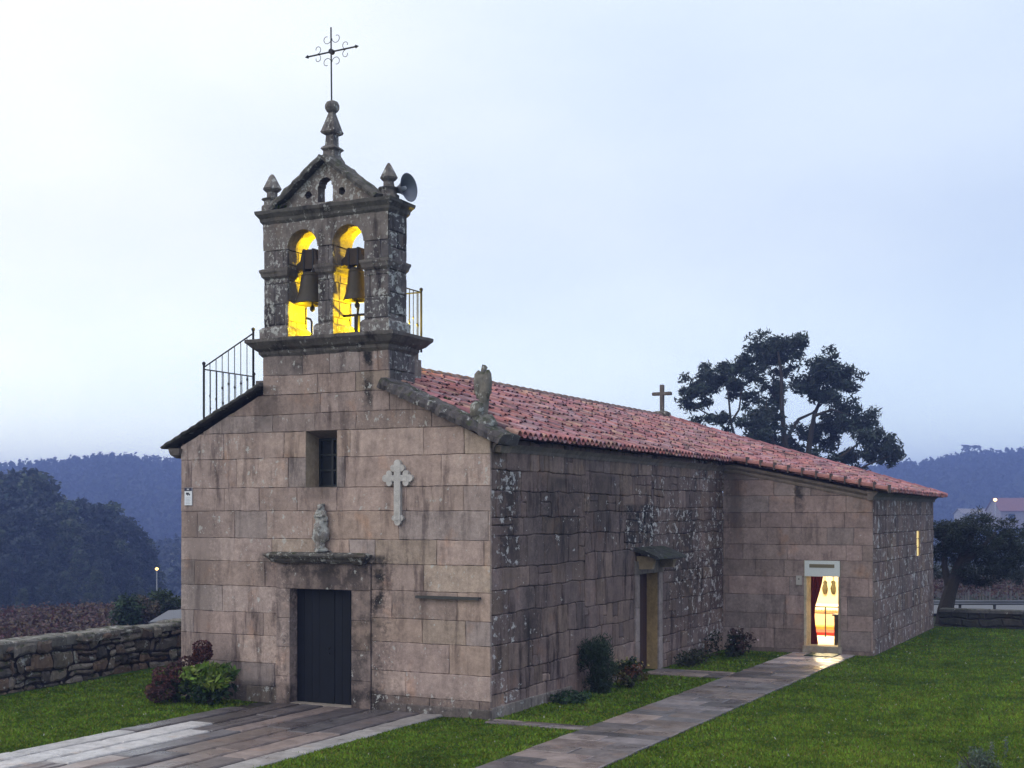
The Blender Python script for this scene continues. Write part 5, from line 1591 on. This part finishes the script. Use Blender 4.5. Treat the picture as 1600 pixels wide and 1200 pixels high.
w = bpy.data.worlds.new('World'); sc.world = w; w.use_nodes = True
nt = w.node_tree; bg = nt.nodes['Background']
tc = N(nt, 'ShaderNodeTexCoord').outputs['Generated']
sky = N(nt, 'ShaderNodeTexSky', sky_type='NISHITA', sun_disc=False)
SE, SR = math.radians(28), math.radians(215)
sky.sun_elevation = SE; sky.sun_rotation = SR; sky.air_density = 1.; sky.dust_density = 2.
def dot(v):
    n = N(nt, 'ShaderNodeVectorMath', operation='DOT_PRODUCT'); nt.links.new(tc, n.inputs[0]); n.inputs[1].default_value = v; return n.outputs['Value']
side = dot(tuple(RV)); elev = dot((0, 0, 1))
tt = math_(nt, 'ADD', math_(nt, 'MULTIPLY', side, -1.15), math_(nt, 'MULTIPLY', elev, 1.25))
cl = noise_(nt, tc, 2.2, 5, .5, (1, 1, 2.4))
tt = math_(nt, 'ADD', tt, math_(nt, 'MULTIPLY', math_(nt, 'SUBTRACT', cl, .5), .95))
r = N(nt, 'ShaderNodeValToRGB'); el = r.color_ramp.elements
el[0].position = 0.; el[0].color = (.65, .78, 1.0, 1); el[1].position = .9; el[1].color = (1.12, 1.16, 1.17, 1)
e = el.new(.45); e.color = (.84, .95, 1.09, 1)
nt.links.new(math_(nt, 'ADD', tt, .22), r.inputs[0])
skyS = N(nt, 'ShaderNodeVectorMath', operation='SCALE'); skyS.inputs['Scale'].default_value = .08; nt.links.new(sky.outputs[0], skyS.inputs[0])
hb = ramp(nt, elev, .22, .0)
glowc = mixc(nt, hb, (1.1, 1.1, 1.1, 1), (1.8, 1.78, 1.5, 1))
mixed = mixc(nt, 1., mixc(nt, .1, r.outputs[0], skyS.outputs[0]), glowc, 'MULTIPLY')
nt.links.new(mixed, bg.inputs[0]); bg.inputs[1].default_value = 1.

sl = bpy.data.lights.new('sun', 'SUN'); sl.energy = .55; sl.angle = math.radians(25); sl.color = (1, .95, .9)
so = bpy.data.objects.new('sun', sl); COL.objects.link(so)
sd_ = Vector((math.sin(SR) * math.cos(SE), math.cos(SR) * math.cos(SE), math.sin(SE)))   # direction towards the sun
so.rotation_euler = sd_.to_track_quat('Z', 'Y').to_euler()
so.location = (-20, -30, 30)

cam = bpy.data.cameras.new('camera'); cam.sensor_width = 36; cam.lens = FPX / 1600 * 36; cam.shift_y = .125; cam.clip_end = 3000; cam.clip_start = .5
co = bpy.data.objects.new('camera', cam); COL.objects.link(co); co.location = (KX, KY, KZ); co.rotation_euler = (math.radians(90), 0, TH)
sc.camera = co
sc.view_settings.view_transform = 'Standard'; sc.view_settings.look = 'None'; sc.view_settings.gamma = 1; sc.view_settings.exposure = 0
sc.cycles.use_denoising = True
sc.cycles.max_bounces = 6; sc.cycles.diffuse_bounces = 3; sc.cycles.glossy_bounces = 2; sc.cycles.transmission_bounces = 3; sc.cycles.volume_bounces = 0
sc.cycles.sample_clamp_indirect = 6
